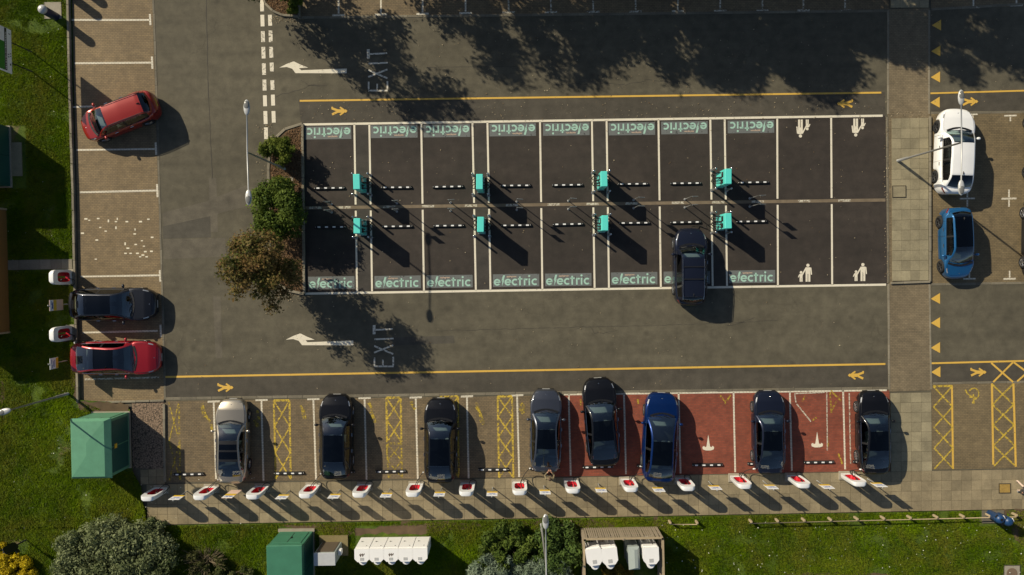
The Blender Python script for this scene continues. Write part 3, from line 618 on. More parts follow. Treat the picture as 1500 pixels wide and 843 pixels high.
def car(label, x, y, hd, spec, paintm, rim='rim', z=.5, light_seats=False, roofm=None, group='parked cars', dark_front=False):
    S = dict(SPEC[spec]); L, W, Hh = S['L']+.12*(spec in ('saloon', 'cross', 'large', 'tall', 'mpv')), S['W'], S['H']; hL = L/2
    q = P(x, y, z); root = empty('parked_car', (q.x, q.y, .008), head(hd), label, 'car', group)
    xa = hL-S['hood']; xb = xa-S['ws']; xd = -hL+S['tail']; xc = xd+S['rs']
    hz = [(-hL, S['deck']-.22), (-hL+.05, S['deck']-.10), (-hL+.16, S['deck']-.02), (xd+.15, S['deck']), (xc+.1, S['belt']+.04), (xb, S['belt']), (xa, S['hoodz']), (hL-.55, S['hoodz']-.08), (hL-.26, S['nose']+.07), (hL-.10, S['nose']), (hL, S['nose']-.12)]
    def top(x_): return interp(hz, x_)
    def wid(x_):
        df = hL-x_; dr = x_+hL
        f = .42+.58*math.sqrt(max(0, 1-(1-min(1, df/1.0))**2.4)); f -= .04*(1-sm(df/1.9))
        r_ = .52+.48*math.sqrt(max(0, 1-(1-min(1, dr/.80))**2.4)); r_ -= .06*(1-sm(dr/1.9))
        return W/2*min(f, r_)
    xw = (S['wb']/2+.02, -S['wb']/2+.02); wr = .345 if Hh < 1.55 else .36
    def sill(x_):
        s = .20+.10*max(0, (abs(x_)-(hL-.35))/.35)
        for c in xw:
            d = abs(x_-c); Rr = wr+.045
            if d < Rr: s = max(s, wr+math.sqrt(Rr*Rr-d*d))
        return s
    xs = set(np.linspace(-hL, hL, 43).round(3)) | {-hL+.03, hL-.03, hL-.07, -hL+.08, -hL+.16, hL-.2}
    for c in xw:
        for t in (-1.0, -.97, -.86, -.6, -.3, 0, .3, .6, .86, .97, 1.0): xs.add(round(c+t*(wr+.0449), 4))
    xs = sorted(xs)
    ys = [.80, .975, 1.0, 1.0, .975, .935, .86, .62, .32, 0]; zf = [0, .04, .36, .60, .80, .93, 1.0, 1.025, 1.045, 1.055]
    npt = len(ys); cols = []
    for x_ in xs:
        h_, s_, w_ = top(x_), sill(x_), wid(x_)
        half = [(w_*a, s_+(h_-s_)*min(b, 1)+max(0, b-1)*.9) for a, b in zip(ys, zf)]
        cols.append([(x_, yy, zz) for yy, zz in half]+[(x_, -yy, zz) for yy, zz in half[-2::-1]])
    m = len(cols[0]); parts = {'body': MB(), 'bonnet': MB(), 'headlight1': MB(), 'headlight-1': MB(), 'taillight1': MB(), 'taillight-1': MB()}
    def put(k, vs_): parts.setdefault(k, MB()).add(vs_, [tuple(range(len(vs_)))])
    for i in range(len(xs)-1):
        xm = (xs[i]+xs[i+1])/2
        for j in range(m-1):
            jj = j if j < npt-1 else m-2-j; side = 1 if j < npt-1 else -1
            quad = [cols[i][j], cols[i+1][j], cols[i+1][j+1], cols[i][j+1]]
            if jj >= 6 and xd+.18 < xm < xa-.30: continue
            k = 'body'
            if jj >= 6 and xa-.05 < xm < hL-.20: k = 'bonnet'
            elif jj == 5 and hL-.62 < xm < hL-.34: k = 'headlight%d' % side
            elif jj == 4 and -hL+.03 < xm < -hL+.30: k = 'taillight%d' % side
            put(k, quad)
    for e in (0, -1): put('body', cols[e])
    # cabin
    def prof(x_):
        zb = top(x_)-.01
        if x_ >= xb: t = (xa-x_)/(xa-xb); z_ = zb+(Hh-.06-zb)*(1-(1-t)**1.55)
        elif x_ <= xc: t = (x_-xd)/(xc-xd); z_ = zb+(interp([(xd, Hh-.14), (xb, Hh-.06)], x_)-zb)*(1-(1-t)**1.7)
        else: z_ = interp([(xd, Hh-.14), (xc, Hh-.10), ((xb+xc)/2+.2, Hh-.045), (xb, Hh-.06)], x_)
        return zb, z_
    cx_ = sorted(set(np.linspace(xd, xa, 31).round(3)) | {round(xb, 3), round(xc, 3)})
    ring = []
    for x_ in cx_:
        zb, z_ = prof(x_); wb_ = wid(x_)*.895; dz = z_-zb; s_ = lambda t: wb_-dz*S['tum']*t**1.35
        pts = [(wb_, zb), (s_(.07), zb+dz*.07), (s_(.5), zb+dz*.5), (s_(.90), zb+dz*.90), (s_(1.0), zb+dz*.985)]
        we = s_(1.0); cr = .05*min(1, dz/.25)
        pts += [(we*.90, z_+cr*.25), (we*.55, z_+cr*.75), (we*.28, z_+cr*.95), (0, z_+cr)]
        fr = sm((x_-xb+.1)/(xa-xb+.1)); re = sm((xc+.1-x_)/(xc-xd+.1))
        def bend(yy): return x_-.20*fr*(yy/max(.3, wb_))**2+.13*re*(yy/max(.3, wb_))**2
        ring.append([(bend(a), a, b) for a, b in pts]+[(bend(a), -a, b) for a, b in pts[-2::-1]])
    nn = 9; mm = len(ring[0]); B = (xa+xd)/2-.08; xmid = .5*(xb+xc)
    for i in range(len(cx_)-1):
        xm = (cx_[i]+cx_[i+1])/2; zb, z_ = prof(xm)
        for j in range(mm-1):
            jj = j if j < nn-1 else mm-2-j; side = 1 if j < nn-1 else -1
            quad = [ring[i][j], ring[i+1][j], ring[i+1][j+1], ring[i][j+1]]
            k = 'body'
            if jj in (1, 2) and xd+.42 < xm < xa-.42 and z_-zb > .14: k = ('side_window%d' % side)+('f' if xm > B+.06 else 'r') if abs(xm-B) > .06 else 'pillar%d' % side
            elif jj >= 5:
                if xm > xb: k = 'windscreen'
                elif xm < xc-.02: k = 'rear_window' if xm > xd+.10 else 'body'
                elif S['roof'] == 'paint': k = 'roof'
                elif S['roof'] == 'panels': k = 'roof_frame' if (abs(xm-xmid) < .06 or xm > xb-.17 or xm < xc+.10) else ('roof_panelf' if xm > xmid else 'roof_panelr')
                else:
                    k = 'roof'
            put(k, quad)
    gm = {'windscreen': K['glass'], 'rear_window': K['glass'] if spec not in ('suv', 'wsuv', 'mpv', 'hatch') else K['sideglass']}
    for k, mbx in parts.items():
        if not mbx.v: continue
        nm = k.rstrip('-1fr') if k[-1] in '1fr' and k not in ('roof',) else k
        nm = {'roof_panelf': 'roof_panel', 'roof_panelr': 'roof_panel', 'rear_window': 'rear_window', 'roof_frame': 'roof_frame'}.get(k, nm)
        if k.startswith('side_window'): nm, mt = 'side_window', K['sideglass']
        elif k.startswith('headlight'): nm, mt = 'headlight', K['lamp']
        elif k.startswith('taillight'): nm, mt = 'taillight', K['tail']
        elif k.startswith('pillar'): nm, mt = 'door_pillar', K['black']
        elif k in gm: mt = gm[k]
        elif k.startswith('roof_panel'): mt = K['roofglass']
        elif k == 'roof_frame': mt = K['black']
        elif k == 'roof': mt = roofm or (paintm if S['roof'] == 'paint' else K['roofglass'])
        else: mt = paintm
        o = mbx.build(nm, mt, root, True)
        bm = bmesh.new(); bm.from_mesh(o.data); bmesh.ops.remove_doubles(bm, verts=bm.verts, dist=.0008)
        bmesh.ops.dissolve_degenerate(bm, edges=bm.edges, dist=.0005)
        for e in bm.edges:
            if len(e.link_faces) == 2: e.smooth = e.calc_face_angle(0) < R(40)
        for f in bm.faces: f.smooth = True
        if k == 'bonnet':
            for v in bm.verts: v.co.z += .010
        bmesh.ops.recalc_face_normals(bm, faces=bm.faces); bm.to_mesh(o.data); bm.free()
    # wheels, underbody, mirrors, trim
    for c in xw:
        for s in (1, -1): build_wheel(root, c, s*(W/2-.125), wr, .22, s, K[rim])
    MB().box((0, 0, .33), (L-.35, W*.60, .26)).box((0, 0, .30), (S['wb']-.95, W*.86, .20)).build('underbody', K['black'], root)
    for s in (1, -1):
        mx = xa-.52; my = wid(mx)+.10
        o = MB().ell((mx, s*my, S['belt']+.05), (.085, .125, .075), 10, 6).tube([(mx+.02, s*(my-.17), S['belt']), (mx, s*(my-.05), S['belt']+.03)], .03, 6).build('mirror', paintm, root, True)
        for hx in ((xa+xb)/2-.62, (xa+xb)/2-1.55):
            MB().box((hx, s*(wid(hx)*.992), S['belt']-.13), (.20, .025, .03)).build('door_handle', K['chrome'], root)
        # bright line along the window base
        pts = []
        for x_ in np.linspace(xd+.45, xa-.35, 12): zb, z_ = prof(x_); pts.append((x_, s*(wid(x_)*.895+.006), zb+.004))
        MB().tube(pts, .011, 5).build('window_trim', K['chrome'] if spec in ('coupe', 'large', 'tall', 'saloon') else K['black'], root)
        if S.get('rails'):
            rr = []
            for x_ in np.linspace(xc-.15, xb-.05, 10): zb, z_ = prof(x_); rr.append((x_, s*(wid(x_)*.895-(z_-zb)*S['tum']-.03), z_+.055))
            rr[0] = (*rr[0][:2], rr[0][2]-.05); rr[-1] = (*rr[-1][:2], rr[-1][2]-.05)
            MB().tube(rr, .018, 6).build('roof_rail', K['chrome'] if spec == 'suv' else K['black'], root)
    if S.get('bars'):
        for x_ in (xb-.50, xb-1.20):
            zb, z_ = prof(x_); MB().box((x_, 0, z_+.075), (.06, W*.60, .035)).build('roof_bar', K['black'], root)
    wz = lambda x_: prof(x_)[1]
    # shut lines: bonnet edge and doors
    for s in (1, -1):
        pts = [(x_, s*wid(x_)*.865, top(x_)+.008) for x_ in np.linspace(xa-.05, hL-.24, 9)]
        MB().tube(pts, .007, 4).build('shut_line', K['black'], root)
        for dx in (B, xa-.34, xd+.62):
            w_ = wid(dx); hh, ss = top(dx), max(.24, sill(dx))
            MB().tube([(dx, s*(w_*a_+.003), ss+(hh-ss)*b_) for a_, b_ in ((.985, .05), (1.0, .36), (1.0, .6), (.975, .8), (.935, .93))], .007, 4).build('shut_line', K['black'], root)
    MB().tube([(hL-.22-.05*(t/.6)**2, t*wid(hL-.22)/.8, top(hL-.22)+.028) for t in np.linspace(-.66, .66, 9)], .007, 4).build('shut_line', K['black'], root)
    mb = MB()
    for y0, y1 in ((.62, .02), (.02, -.50)):
        mb.tube([(xa-.02-.20*(y0/.8)**2, y0, top(xa)+.035), (xa-.10, (y0+y1)/2, wz(xa-.10)+.04), (xa-.12, y1, wz(xa-.12)+.05)], .011, 5)
    mb.build('wiper', K['black'], root)
    mb = MB(); pts = [(xa+.06-.22*(t/.8)**2, t, top(xa)+.045) for t in np.linspace(-.70, .70, 9)]
    for a, b in zip(pts[:-1], pts[1:]): mb.box(((a[0]+b[0])/2, (a[1]+b[1])/2, (a[2]+b[2])/2), (.11, abs(b[1]-a[1])*1.08, .02), math.atan2(-(b[0]-a[0]), b[1]-a[1]))
    mb.build('scuttle', K['black'], root)
    MB().box((hL+.004, 0, .42), (.016, .44, .09)).build('number_plate', K['plate_w'], root); MB().box((-hL-.004, 0, .70 if spec != 'suv' else .85), (.02, .50, .11)).build('number_plate', K['plate_y'], root)
    MB().box((hL-.02, 0, .33), (.06, W*.52, .10)).build('air_intake', K['black'], root)
    MB().ell((hL-.30, 0, top(hL-.30)+.055), (.035, .035, .008), 10, 4).build('badge', K['chrome'], root, True)
    if S['roof'] == 'paint' or S.get('roofpaint'):
        MB().ell((xc+.12, 0, wz(xc+.12)+.07), (.10, .022, .05), 8, 5).build('aerial', K['black'], root, True)
    # inside
    MB().box(((xa+xd)/2, 0, .42), (xa-xd-.5, W*.72, .04)).build('cabin_floor', K['black'], root)
    sm_ = K['seat_light'] if light_seats else K['seat']; sx = xb-.42
    def seat(xx, yy, wd):
        MB().bbox((xx, yy, .58), (.52, wd, .22), .05).bbox((xx-.30, yy, .86), (.16, wd, .56), .05).bbox((xx-.33, yy, 1.18), (.10, min(wd, .26), .16), .04).build('seat', sm_, root)
    seat(sx, .37, .50); seat(sx, -.37, .50); seat(sx-.88, 0, 1.28)
    MB().bbox((xa-.50, 0, .78), (.46, W*.70, .22), .06).build('dashboard', K['dash'], root)
    MB().box((xa-.72, 0, .93), (.03, .36, .20)).build('screen', K['black'], root)
    n = 16; pts = [(xa-.86+.06*math.sin(2*math.pi*i/n), -.37+.18*math.cos(2*math.pi*i/n), .86+.17*math.sin(2*math.pi*i/n)) for i in range(n+1)]
    MB().tube(pts, .016, 6).tube([(xa-.70, -.37, .82), (xa-.86, -.37, .86)], .03, 6).build('steering_wheel', K['black'], root)
    return root
PA = dict(black=carpaint('black_car_paint', (.006, .0065, .009), .2), navy=carpaint('navy_car_paint', (.012, .016, .032), .4), grey=carpaint('slate_car_paint', (.060, .066, .085), .6), dgrey=carpaint('graphite_car_paint', (.034, .036, .044), .6), blue=carpaint('deep_blue_car_paint', (.002, .018, .095), .4),
    red=carpaint('red_car_paint', (.30, .006, .012), .3), ored=carpaint('orange_red_car_paint', (.30, .018, .010), .2), white=carpaint('white_car_paint', (.80, .80, .80), 0.0), champ=carpaint('champagne_car_paint', (.34, .305, .25), .75, .35), azure=carpaint('azure_car_paint', (.010, .105, .27), .4), slate=carpaint('charcoal_car_paint', (.03, .031, .035), .5))
car('orange red people carrier with painted roof parked askew across two bays', 175, 170.5, 201, 'mpv', PA['ored'], light_seats=True, z=.7)
car('graphite grey saloon with glass roof nosing out beside the lawn chargers', 166, 446, 0.3, 'cross', PA['dgrey'], z=.7)
car('bright red saloon with dark glass roof beside the lawn chargers', 169.5, 524.5, 0.3, 'large', PA['red'], z=.7)
car('champagne silver car with three roof panes in the grey charging bays', 340, 646.5, 90, 'coupe', PA['champ'], z=.7)
car('black electric car parked next to the champagne silver car', 492.5, 640, 90, 'cross', PA['black'], z=.7)
car('black electric car between two yellow hatched strips, third along the grey bays', 645.5, 645.5, 90, 'cross', PA['black'], z=.7)
car('slate blue grey saloon with a person standing behind its tail', 799.5, 631.5, 89.5, 'saloon', PA['grey'], z=.7)
car('black saloon sticking out of the red bays at a slight angle', 881, 618.5, 94.5, 'large', PA['black'], z=.7)
car('deep blue tall electric car in the red charging bays', 967, 641, 87.5, 'tall', PA['blue'], z=.7)
car('dark slate grey saloon between the two white emblem markings', 1126.5, 634, 90.5, 'saloon', PA['navy'], z=.7)
car('black navy saloon in the last red bay beside the slab walkway', 1280, 634, 91, 'saloon', PA['black'], z=.7)
car('navy four by four with silver roof rails under the teal chargers', 1011.5, 391, 90.3, 'suv', PA['navy'], z=.8, rim='rim')
car('white family car under the tall double lamp', 1399, 222.5, 88.5, 'wsuv', PA['white'], z=.7, rim='rim_dark')
car('small azure blue hatchback with black roof behind the white car', 1401.5, 356.5, 272.5, 'hatch', PA['azure'], z=.7, rim='rim_dark')
car('charcoal car cut off by the frame edge level with the blue hatchback', 1518, 349, 90, 'saloon', PA['slate'], z=.2)
car('charcoal car cut off by the frame edge level with the white car', 1522.5, 217, 90, 'saloon', PA['slate'], z=.2, rim='rim_dark')
# ================================================================ chargers, posts, stops
K.update(cwhite=plain('white_charger_shell', (.84, .84, .83), .35, 0, .10, 5, .3), cred=plain('red_charger_liner', (.50, .010, .022), .35, 0, .06, 3, .5), rubber=plain('cable_rubber', (.012, .012, .012), .6), steel=plain('brushed_steel', (.42, .42, .41), .35, .8, .1), post=plain('galvanised_post', (.34, .34, .33), .45, .5, .12),
    teal=plain('teal_charger_shell', (.10, .66, .58), .5, 0, .04, 2, .3), screen=plain('dark_screen', (.01, .012, .015), .2), lampw=plain('lamp_head_shell', (.48, .48, .47), .4, .2, .08), lens=plain('lamp_lens', (.16, .16, .15), .2, 0, .2, 20, .5), yplate=plain('yellow_sign_band', (.66, .42, .03), .5), wplate=plain('white_sign_plate', (.80, .80, .79), .45), bplate=plain('blue_sign_print', (.05, .11, .34), .5), pplate=plain('peach_sign_plate', (.72, .52, .42), .5),
    gkiosk=plain('green_grp_kiosk', (.095, .26, .155), .55, 0, .22, 2.2), gkiosk2=plain('green_steel_kiosk', (.042, .17, .10), .55, 0, .22, 2.0), dkgreen=plain('dark_green_and_door_shade', (.012, .075, .06), .5, 0, .12, 1.0), cab=plain('white_cabinet_shell', (.82, .81, .79), .45, 0, .07, 2.5), cabgrey=plain('grey_green_cabinet', (.30, .34, .32), .5, 0, .08), timber=plain('weathered_timber', (.29, .235, .165), .85, 0, .35, 9), shed=plain('stained_cladding', (.22, .115, .028), .75, 0, .3, 5), rail=plain('pale_timber_rail', (.36, .28, .17), .85, 0, .25, 7), blue=plain('blue_bin_plastic', (.010, .045, .13), .42, 0, .15, 4), dblue=plain('dark_blue_bin_plastic', (.012, .02, .065), .45, 0, .15, 4), grime=plain('soot_stain', (.10, .07, .05), .8, 0, .4, 20))
# wheel stops: black rubber with white bands
def make_stop(me={}):
    r = empty('wheel_stop')
    MB().add([(-.90, -.09, 0), (.90, -.09, 0), (.90, .09, 0), (-.90, .09, 0), (-.86, -.05, .11), (.86, -.05, .11), (.86, .05, .11), (-.86, .05, .11)], [(0, 1, 5, 4), (1, 2, 6, 5), (2, 3, 7, 6), (3, 0, 4, 7), (4, 5, 6, 7)]).build('stop_body', K['tyre'], r)
    for k in range(4):
        x = -.66+k*.44
        MB().box((x, .0, .1115), (.17, .075, .006)).build('white_band', K['wplate'], r)
    for s in (-1, 1): MB().ell((s*.86, 0, .085), (.035, .03, .03), 8, 5).build('end_cap', K['steel'], r, True)
    return r
stop0 = make_stop(); used = [0]
def place_stop(x, y, label, group):
    q = P(x, y); o = stop0 if not used[0] else clone(stop0); used[0] = 1
    o.location = (q.x, q.y, .014); o.rotation_euler = (0, 0, R(random.uniform(-.5, .5))); tag(o, label, 'wheel stop', group)
UP = ((483, 276), (581, 275), (656.5, 274), (755, 272.3), (831, 271.5), (927, 270), (1004, 269), (1103, 267.7)); LO = ((484.5, 333), (582, 332), (657.5, 331), (756, 330.5), (832, 328.8), (929, 327), (1004, 326), (1100.5, 324.8))
for i, (x, y) in enumerate(UP): place_stop(x, y, 'banded wheel stop in the upper dark bays, %s from the planting bed' % ORD[i], 'wheel stops in the dark bays')
for i, (x, y) in enumerate(LO): place_stop(x, y, 'banded wheel stop in the lower dark bays, %s from the planting bed' % ORD[i], 'wheel stops in the dark bays')
for i, (x, y) in enumerate(((277, 694.5), (346, 693.5), (424, 693), (498, 691.5), (572.5, 690.5), (648, 689), (723, 687.7), (798, 686), (876, 684), (955, 682.5), (1036, 681), (1117, 679), (1199, 677), (1271, 676))):
    place_stop(x, y, 'banded wheel stop before the white chargers, %s from the green kiosk' % ORD[i], 'wheel stops before the white chargers')
# white chargers with a red-lined opening
def make_super():
    r = empty('charging_post'); n = 40
    outer = []; inner = []
    for i in range(n):
        a = 2*math.pi*i/n; c, s = math.cos(a), math.sin(a); sg = lambda v, p: math.copysign(abs(v)**p, v)
        ex = .42 if s > 0 else .22
        outer.append((.43*sg(c, .36)*(1-.10*(s < 0)*abs(s)), .97+.97*sg(s, ex)))
        inner.append((.285*sg(c, .5), .86+.62*sg(s, .5)))
    d = .14
    vs = [(x, d-.05*max(0, (z-1.5)), z) for x, z in outer]+[(x, d-.03, z) for x, z in inner]+[(x*.80, -d, z*.985) for x, z in outer]+[(x*.80, -d, z) for x, z in inner]+[(x*.97, -d*.45, z) for x, z in outer]
    fs = []
    for i in range(n):
        j = (i+1) % n
        fs += [(i, n+i, n+j, j), (2*n+i, 2*n+j, 3*n+j, 3*n+i), (i, j, 4*n+j, 4*n+i), (4*n+i, 4*n+j, 2*n+j, 2*n+i)]
    b = MB().add(vs, fs).build('shell', K['cwhite'], r); smooth_by_angle(b, 40)
    MB().add([(x*.995, d-.031, .86+(z-.86)*.995) for x, z in inner]+[(x*.78, -d+.02, .86+(z-.86)*.94) for x, z in inner], [(i, (i+1) % n, n+(i+1) % n, n+i) for i in range(n)]).build('liner', K['cred'], r, True)
    m = MB()
    for s in (-1, 1): m.box((s*.140, -d+.03, .86), (.165, .025, 1.16))
    m.build('back_plate', K['cred'], r)
    MB().bbox((0, 0, .03), (.92, .52, .06), .02).build('plinth', K['concrete'], r)
    MB().tube([(.22, .02, 1.05), (.12, .10, 1.0)], .045, 8).build('holster', K['rubber'], r)
    pts = [(.46, .0, .85), (.50, .06, .55), (.52, .16, .16), (.46, .26, .085), (.30, .32, .085), (.16, .28, .11), (.10, .20, .35), (.12, .15, .90), (.13, .13, 1.02)]
    MB().tube(pts, .022, 6).build('cable', K['rubber'], r, True)
    return r
sup0 = make_super(); used2 = [0]; SUPS = []
def place_super(x, y, rz, label, group, base):
    q = P(x, y, 1.0); o = sup0 if not used2[0] else clone(sup0); used2[0] = 1
    o.location = (q.x, q.y, base); o.rotation_euler = (0, 0, rz); tag(o, label, 'charger', group); SUPS.append(o)
for i, (x, y) in enumerate(((226, 724), (301, 722.5), (377, 721.5), (453, 720), (530, 719), (607, 718), (684, 717), (761, 715.5), (838, 713), (921.5, 711), (1003.5, 709.5), (1085, 706.5), (1169.5, 705.5), (1250, 703))):
    place_super(x, y, YAW, 'white charger with red lined opening, %s from the green kiosk' % ORD[i], 'white chargers on the slab pavement', .03)
place_super(90.5, 406.3, -R(90), 'white charger on the lawn beside the slab path', 'white chargers on the lawn', .13); place_super(91, 489, -R(90), 'white charger on the lawn between the grey and the red car', 'white chargers on the lawn', .13)
# charging leads plugged into cars
def lead(i, tx, ty, tz=.85, label=''):
    a = SUPS[i].location+Vector((.0, .18, 1.0)); b = P(tx, ty, tz)
    m1 = Vector(((a.x*.75+b.x*.25), a.y*.75+b.y*.25+.05, .35)); m2 = Vector((a.x*.35+b.x*.65, a.y*.35+b.y*.65, .12))
    pts = []
    for k in range(17):
        t = k/16; u = 1-t; pts.append(a*u**3+m1*3*u*u*t+m2*3*u*t*t+b*t**3)
    MB().tube(pts, .020, 6).build('charging_cable', K['rubber'], None, True).update_tag()
    o = C.objects[-1]; o['label'] = label; o['category'] = 'cable'; o['group'] = 'charging cables plugged into cars'
    d = (b-pts[-3]).normalized(); MB().tube([b-d*.16, b-d*.04, b+d*.02], [.03, .045, .03], 8).build('plug', K['cwhite'], o, True)
for i, tx, ty, lb in ((1, 319, 703, 'champagne silver car'), (3, 470, 694, 'black car beside the champagne one'), (5, 620, 692, 'black car between yellow hatched strips'), (7, 777, 686, 'slate blue grey saloon with a person behind it'), (9, 946, 693, 'deep blue car'), (11, 1106, 687, 'slate grey saloon between white emblems'), (13, 1262, 688, 'black navy saloon in the last red bay')):
    lead(i, tx, ty, .85, 'black charging cable plugged into the %s' % lb)
lead(15, 109, 503, .85, 'black charging cable plugged into the bright red saloon')
# small information signs between them
def sign(x, y, base, hgt, z0, rz, label, group, big=False, at=1.0):
    q = P(x, y, at); r = empty('bay_sign', (q.x, q.y, base), rz, label, 'sign', group)
    MB().tube([(0, -.02, 0), (0, -.02, z0+hgt+.04)], .028, 8).ell((0, -.02, z0+hgt+.05), (.045, .045, .045), 8, 6).build('post', K['post'], r, True)
    MB().box((0, .02, z0+hgt/2), (.62, .02, hgt)).build('plate', K['wplate'] if not big else K['pplate'], r)
    f = .30 if not big else .22; o_ = 0 if not big else .50*hgt
    MB().box((0, .033, z0+o_+hgt*f/2), (.60, .006, hgt*f)).build('yellow_band', K['yplate'], r)
    if big: MB().box((0, .033, z0+hgt*.86), (.60, .006, hgt*.26)).build('white_band', K['wplate'], r)
    m = MB()
    for k, (xx, zz, w_) in enumerate(((-.12, .80, .24), (.16, .72, .20), (.02, .60, .30), (.0, .48, .40))): m.box((xx, .034, z0+hgt*zz if not big else z0+hgt*(.78+.1*(zz-.5)/.3)), (w_, .006, hgt*.05))
    m.build('blue_print', K['bplate'], r)
    return r
for i, (x, y) in enumerate(((262, 727.5), (340, 724), (416, 726.5), (491.5, 725.5), (567, 724), (644.5, 722.5), (721, 722), (798, 719.5), (879.5, 716.5), (963.5, 716), (1045.5, 713), (1127, 712), (1208, 711.5), (1284, 709))):
    big = i == 1
    sign(x, y, .03, 1.62 if big else .85, .42 if big else 1.04, YAW, ('tall peach and white information sign, second from the green kiosk' if big else 'small yellow and white sign on a post, %s from the green kiosk' % ORD[i]), 'information signs between the white chargers', big, 1.2)
sign(85, 447, .13, 1.35, .60, -R(90), 'tall sign with blue top on the lawn behind the grey saloon', 'information signs on the lawn', True, 1.2); sign(84, 531.5, .13, .8, 1.04, -R(90), 'small yellow edged sign on the lawn behind the red saloon', 'information signs on the lawn', False, 1.2)
# teal rapid chargers with steel bollards
def make_rapid():
    r = empty('rapid_charger'); w_, d_, h_ = .38, .86, 1.98
    o = MB().bbox((0, 0, .10+(h_-.10)/2), (w_, d_, h_-.10), .025).build('cabinet', K['teal'], r)
    MB().box((0, 0, .05), (w_+.06, d_+.06, .10)).build('plinth', K['steel'], r)
    for s in (-1, 1):
        MB().box((s*(w_/2+.003), .16, 1.42), (.012, .30, .40)).build('screen', K['screen'], r)
        m = MB(); m.box((s*(w_/2+.002), -.22, 1.3), (.010, .26, .55)); m.build('holster_panel', K['screen'], r)
        for k, y in enumerate((-.30, -.16, .02)):
            MB().tube([(s*(w_/2+.0), y, 1.35), (s*(w_/2+.12), y, 1.28)], [.05, .035], 8).build('connector', K['rubber'], r, True)
            pts = [(s*(w_/2+.10), y, 1.28), (s*(w_/2+.22), y+.03, .95), (s*(w_/2+.28), y+.10, .45), (s*(w_/2+.30), y+.22, .10), (s*(w_/2+.24), y+.34, .06), (s*(w_/2+.14), y+.36, .30), (s*(w_/2+.06), y+.34, .80), (s*(w_/2+.01), y+.30, 1.1)]
            if k != 1: MB().tube(pts, .028, 6).build('cable', K['rubber'], r, True)
    return r
rap0 = make_rapid(); boll0 = empty('bollard')
MB().tube([(0, 0, 0), (0, 0, 1.0)], .058, 12).build('tube', K['steel'], boll0, True); MB().ell((0, 0, 1.0), (.06, .06, .025), 12, 6).build('cap', K['chrome'], boll0, True); MB().lathe([(.10, 0), (.10, .015), (.06, .02)], n=12).build('flange', K['steel'], boll0)
RC = ((532, 272, 'upper', 'first'), (532.5, 334, 'lower', 'first'), (704.5, 272, 'upper', 'second'), (706, 332, 'lower', 'second'), (879.3, 268, 'upper', 'third'), (880.5, 330, 'lower', 'third'), (1053.5, 264.5, 'upper', 'fourth'), (1053.5, 327, 'lower', 'fourth'))
for i, (x, y, ro, co) in enumerate(RC):
    q = P(x, y); o = rap0 if i == 0 else clone(rap0); o.location = (q.x, q.y, .010); o.rotation_euler = (0, 0, R(random.uniform(-1.5, 1.5)))
    tag(o, 'teal rapid charger in the %s row, %s from the planting bed' % (ro, co), 'charger', 'teal rapid chargers')
    for k, (dx, dy, nm) in enumerate(((-.44, .58, 'upper left'), (.44, .58, 'upper right'), (-.44, -.58, 'lower left'), (.44, -.58, 'lower right'))):
        b = boll0 if i == 0 and k == 0 else clone(boll0); b.location = (q.x+dx, q.y+dy, .010)
        tag(b, 'steel bollard at the %s corner of the %s teal charger, %s row' % (nm, co, ro), 'bollard', 'steel bollards around the teal chargers')
# lead from the last teal charger to the four by four
a = P(1046, 327, 1.2); b = P(1011, 337, .7); pts = [a, a+Vector((-.3, -.1, -.6)), P(1036, 335, .1), P(1024, 331, .06), P(1014, 332, .3), b]
o = MB().tube(pts, .022, 6).build('charging_cable', K['rubber'], None, True); tag(o, 'black charging cable plugged into the navy four by four', 'cable', 'charging cables plugged into cars')
# slim sign posts at the head of each dark bay
bp0 = empty('bay_marker_post'); MB().tube([(0, 0, 0), (0, 0, 1.95)], .026, 8).build('post', K['post'], bp0, True); MB().box((.16, .0, 1.72), (.36, .015, .46)).build('sign_plate', plain('grey_sign_plate', (.20, .22, .22), .5), bp0); MB().lathe([(.07, 0), (.07, .02), (.03, .03)], n=10).build('flange', K['post'], bp0)
k = 0
for i, x in enumerate((486, 581.5, 660, 757, 832.5, 928, 1003, 1098)):
    for y, rn in ((299.5-(x-486)*.0139, 'upper'), (311.5-(x-486)*.0139, 'lower')):
        q = P(x, y); o = bp0 if k == 0 else clone(bp0); k += 1; o.location = (q.x, q.y, .012); o.rotation_euler = (0, 0, R(random.uniform(-6, 6)))
        tag(o, 'slim grey marker post at the head of the %s dark bay, %s row' % (ORD[i], rn), 'sign post', 'marker posts between the dark bays')

# ================================================================ lamps
def lamp_head(parent, c, d):
    # an oval lantern centred on c, long axis d (unit vector in the arm's direction)
    a = math.atan2(d.y, d.x); mb = MB().ell((c.x, c.y, c.z), (.40, .165, .085), 16, 10, 0, a); h = mb.build('lamp_head', K['lampw'], parent, True)
    MB().ell((c.x+d.x*.10, c.y+d.y*.10, c.z+.052), (.23, .135, .05), 14, 8, 0, a).build('photocell_cover', K['lens'], h, True)
    MB().ell((c.x, c.y, c.z-.05), (.32, .13, .055), 14, 8, 0, a).build('lens', K['lens'], h, True)
def double_lamp(x, y, label, hh=6.6, arm=1.95, base=0.0):
    q = P(x, y); r = empty('street_lamp', (q.x, q.y, base), 0, label, 'street lamp', 'car park lamps'); ax = Vector((math.sin(-YAW)*0, 1, 0))
    MB().tube([(0, 0, 0), (0, 0, 1.2), (0, 0, 1.25), (0, 0, hh)], [.085, .085, .06, .045], 12).build('pole', K['post'], r, True)
    MB().tube([(0, -arm, hh), (0, 0, hh+.05), (0, arm, hh)], [.03, .038, .03], 8).build('arm', K['lampw'], r, True)
    for s in (1, -1): lamp_head(r, Vector((0, s*(arm+.30), hh)), Vector((0, s, 0)))
double_lamp(1314, 236, 'double headed lamp on the slab walkway leaning over the white car', 6.65)
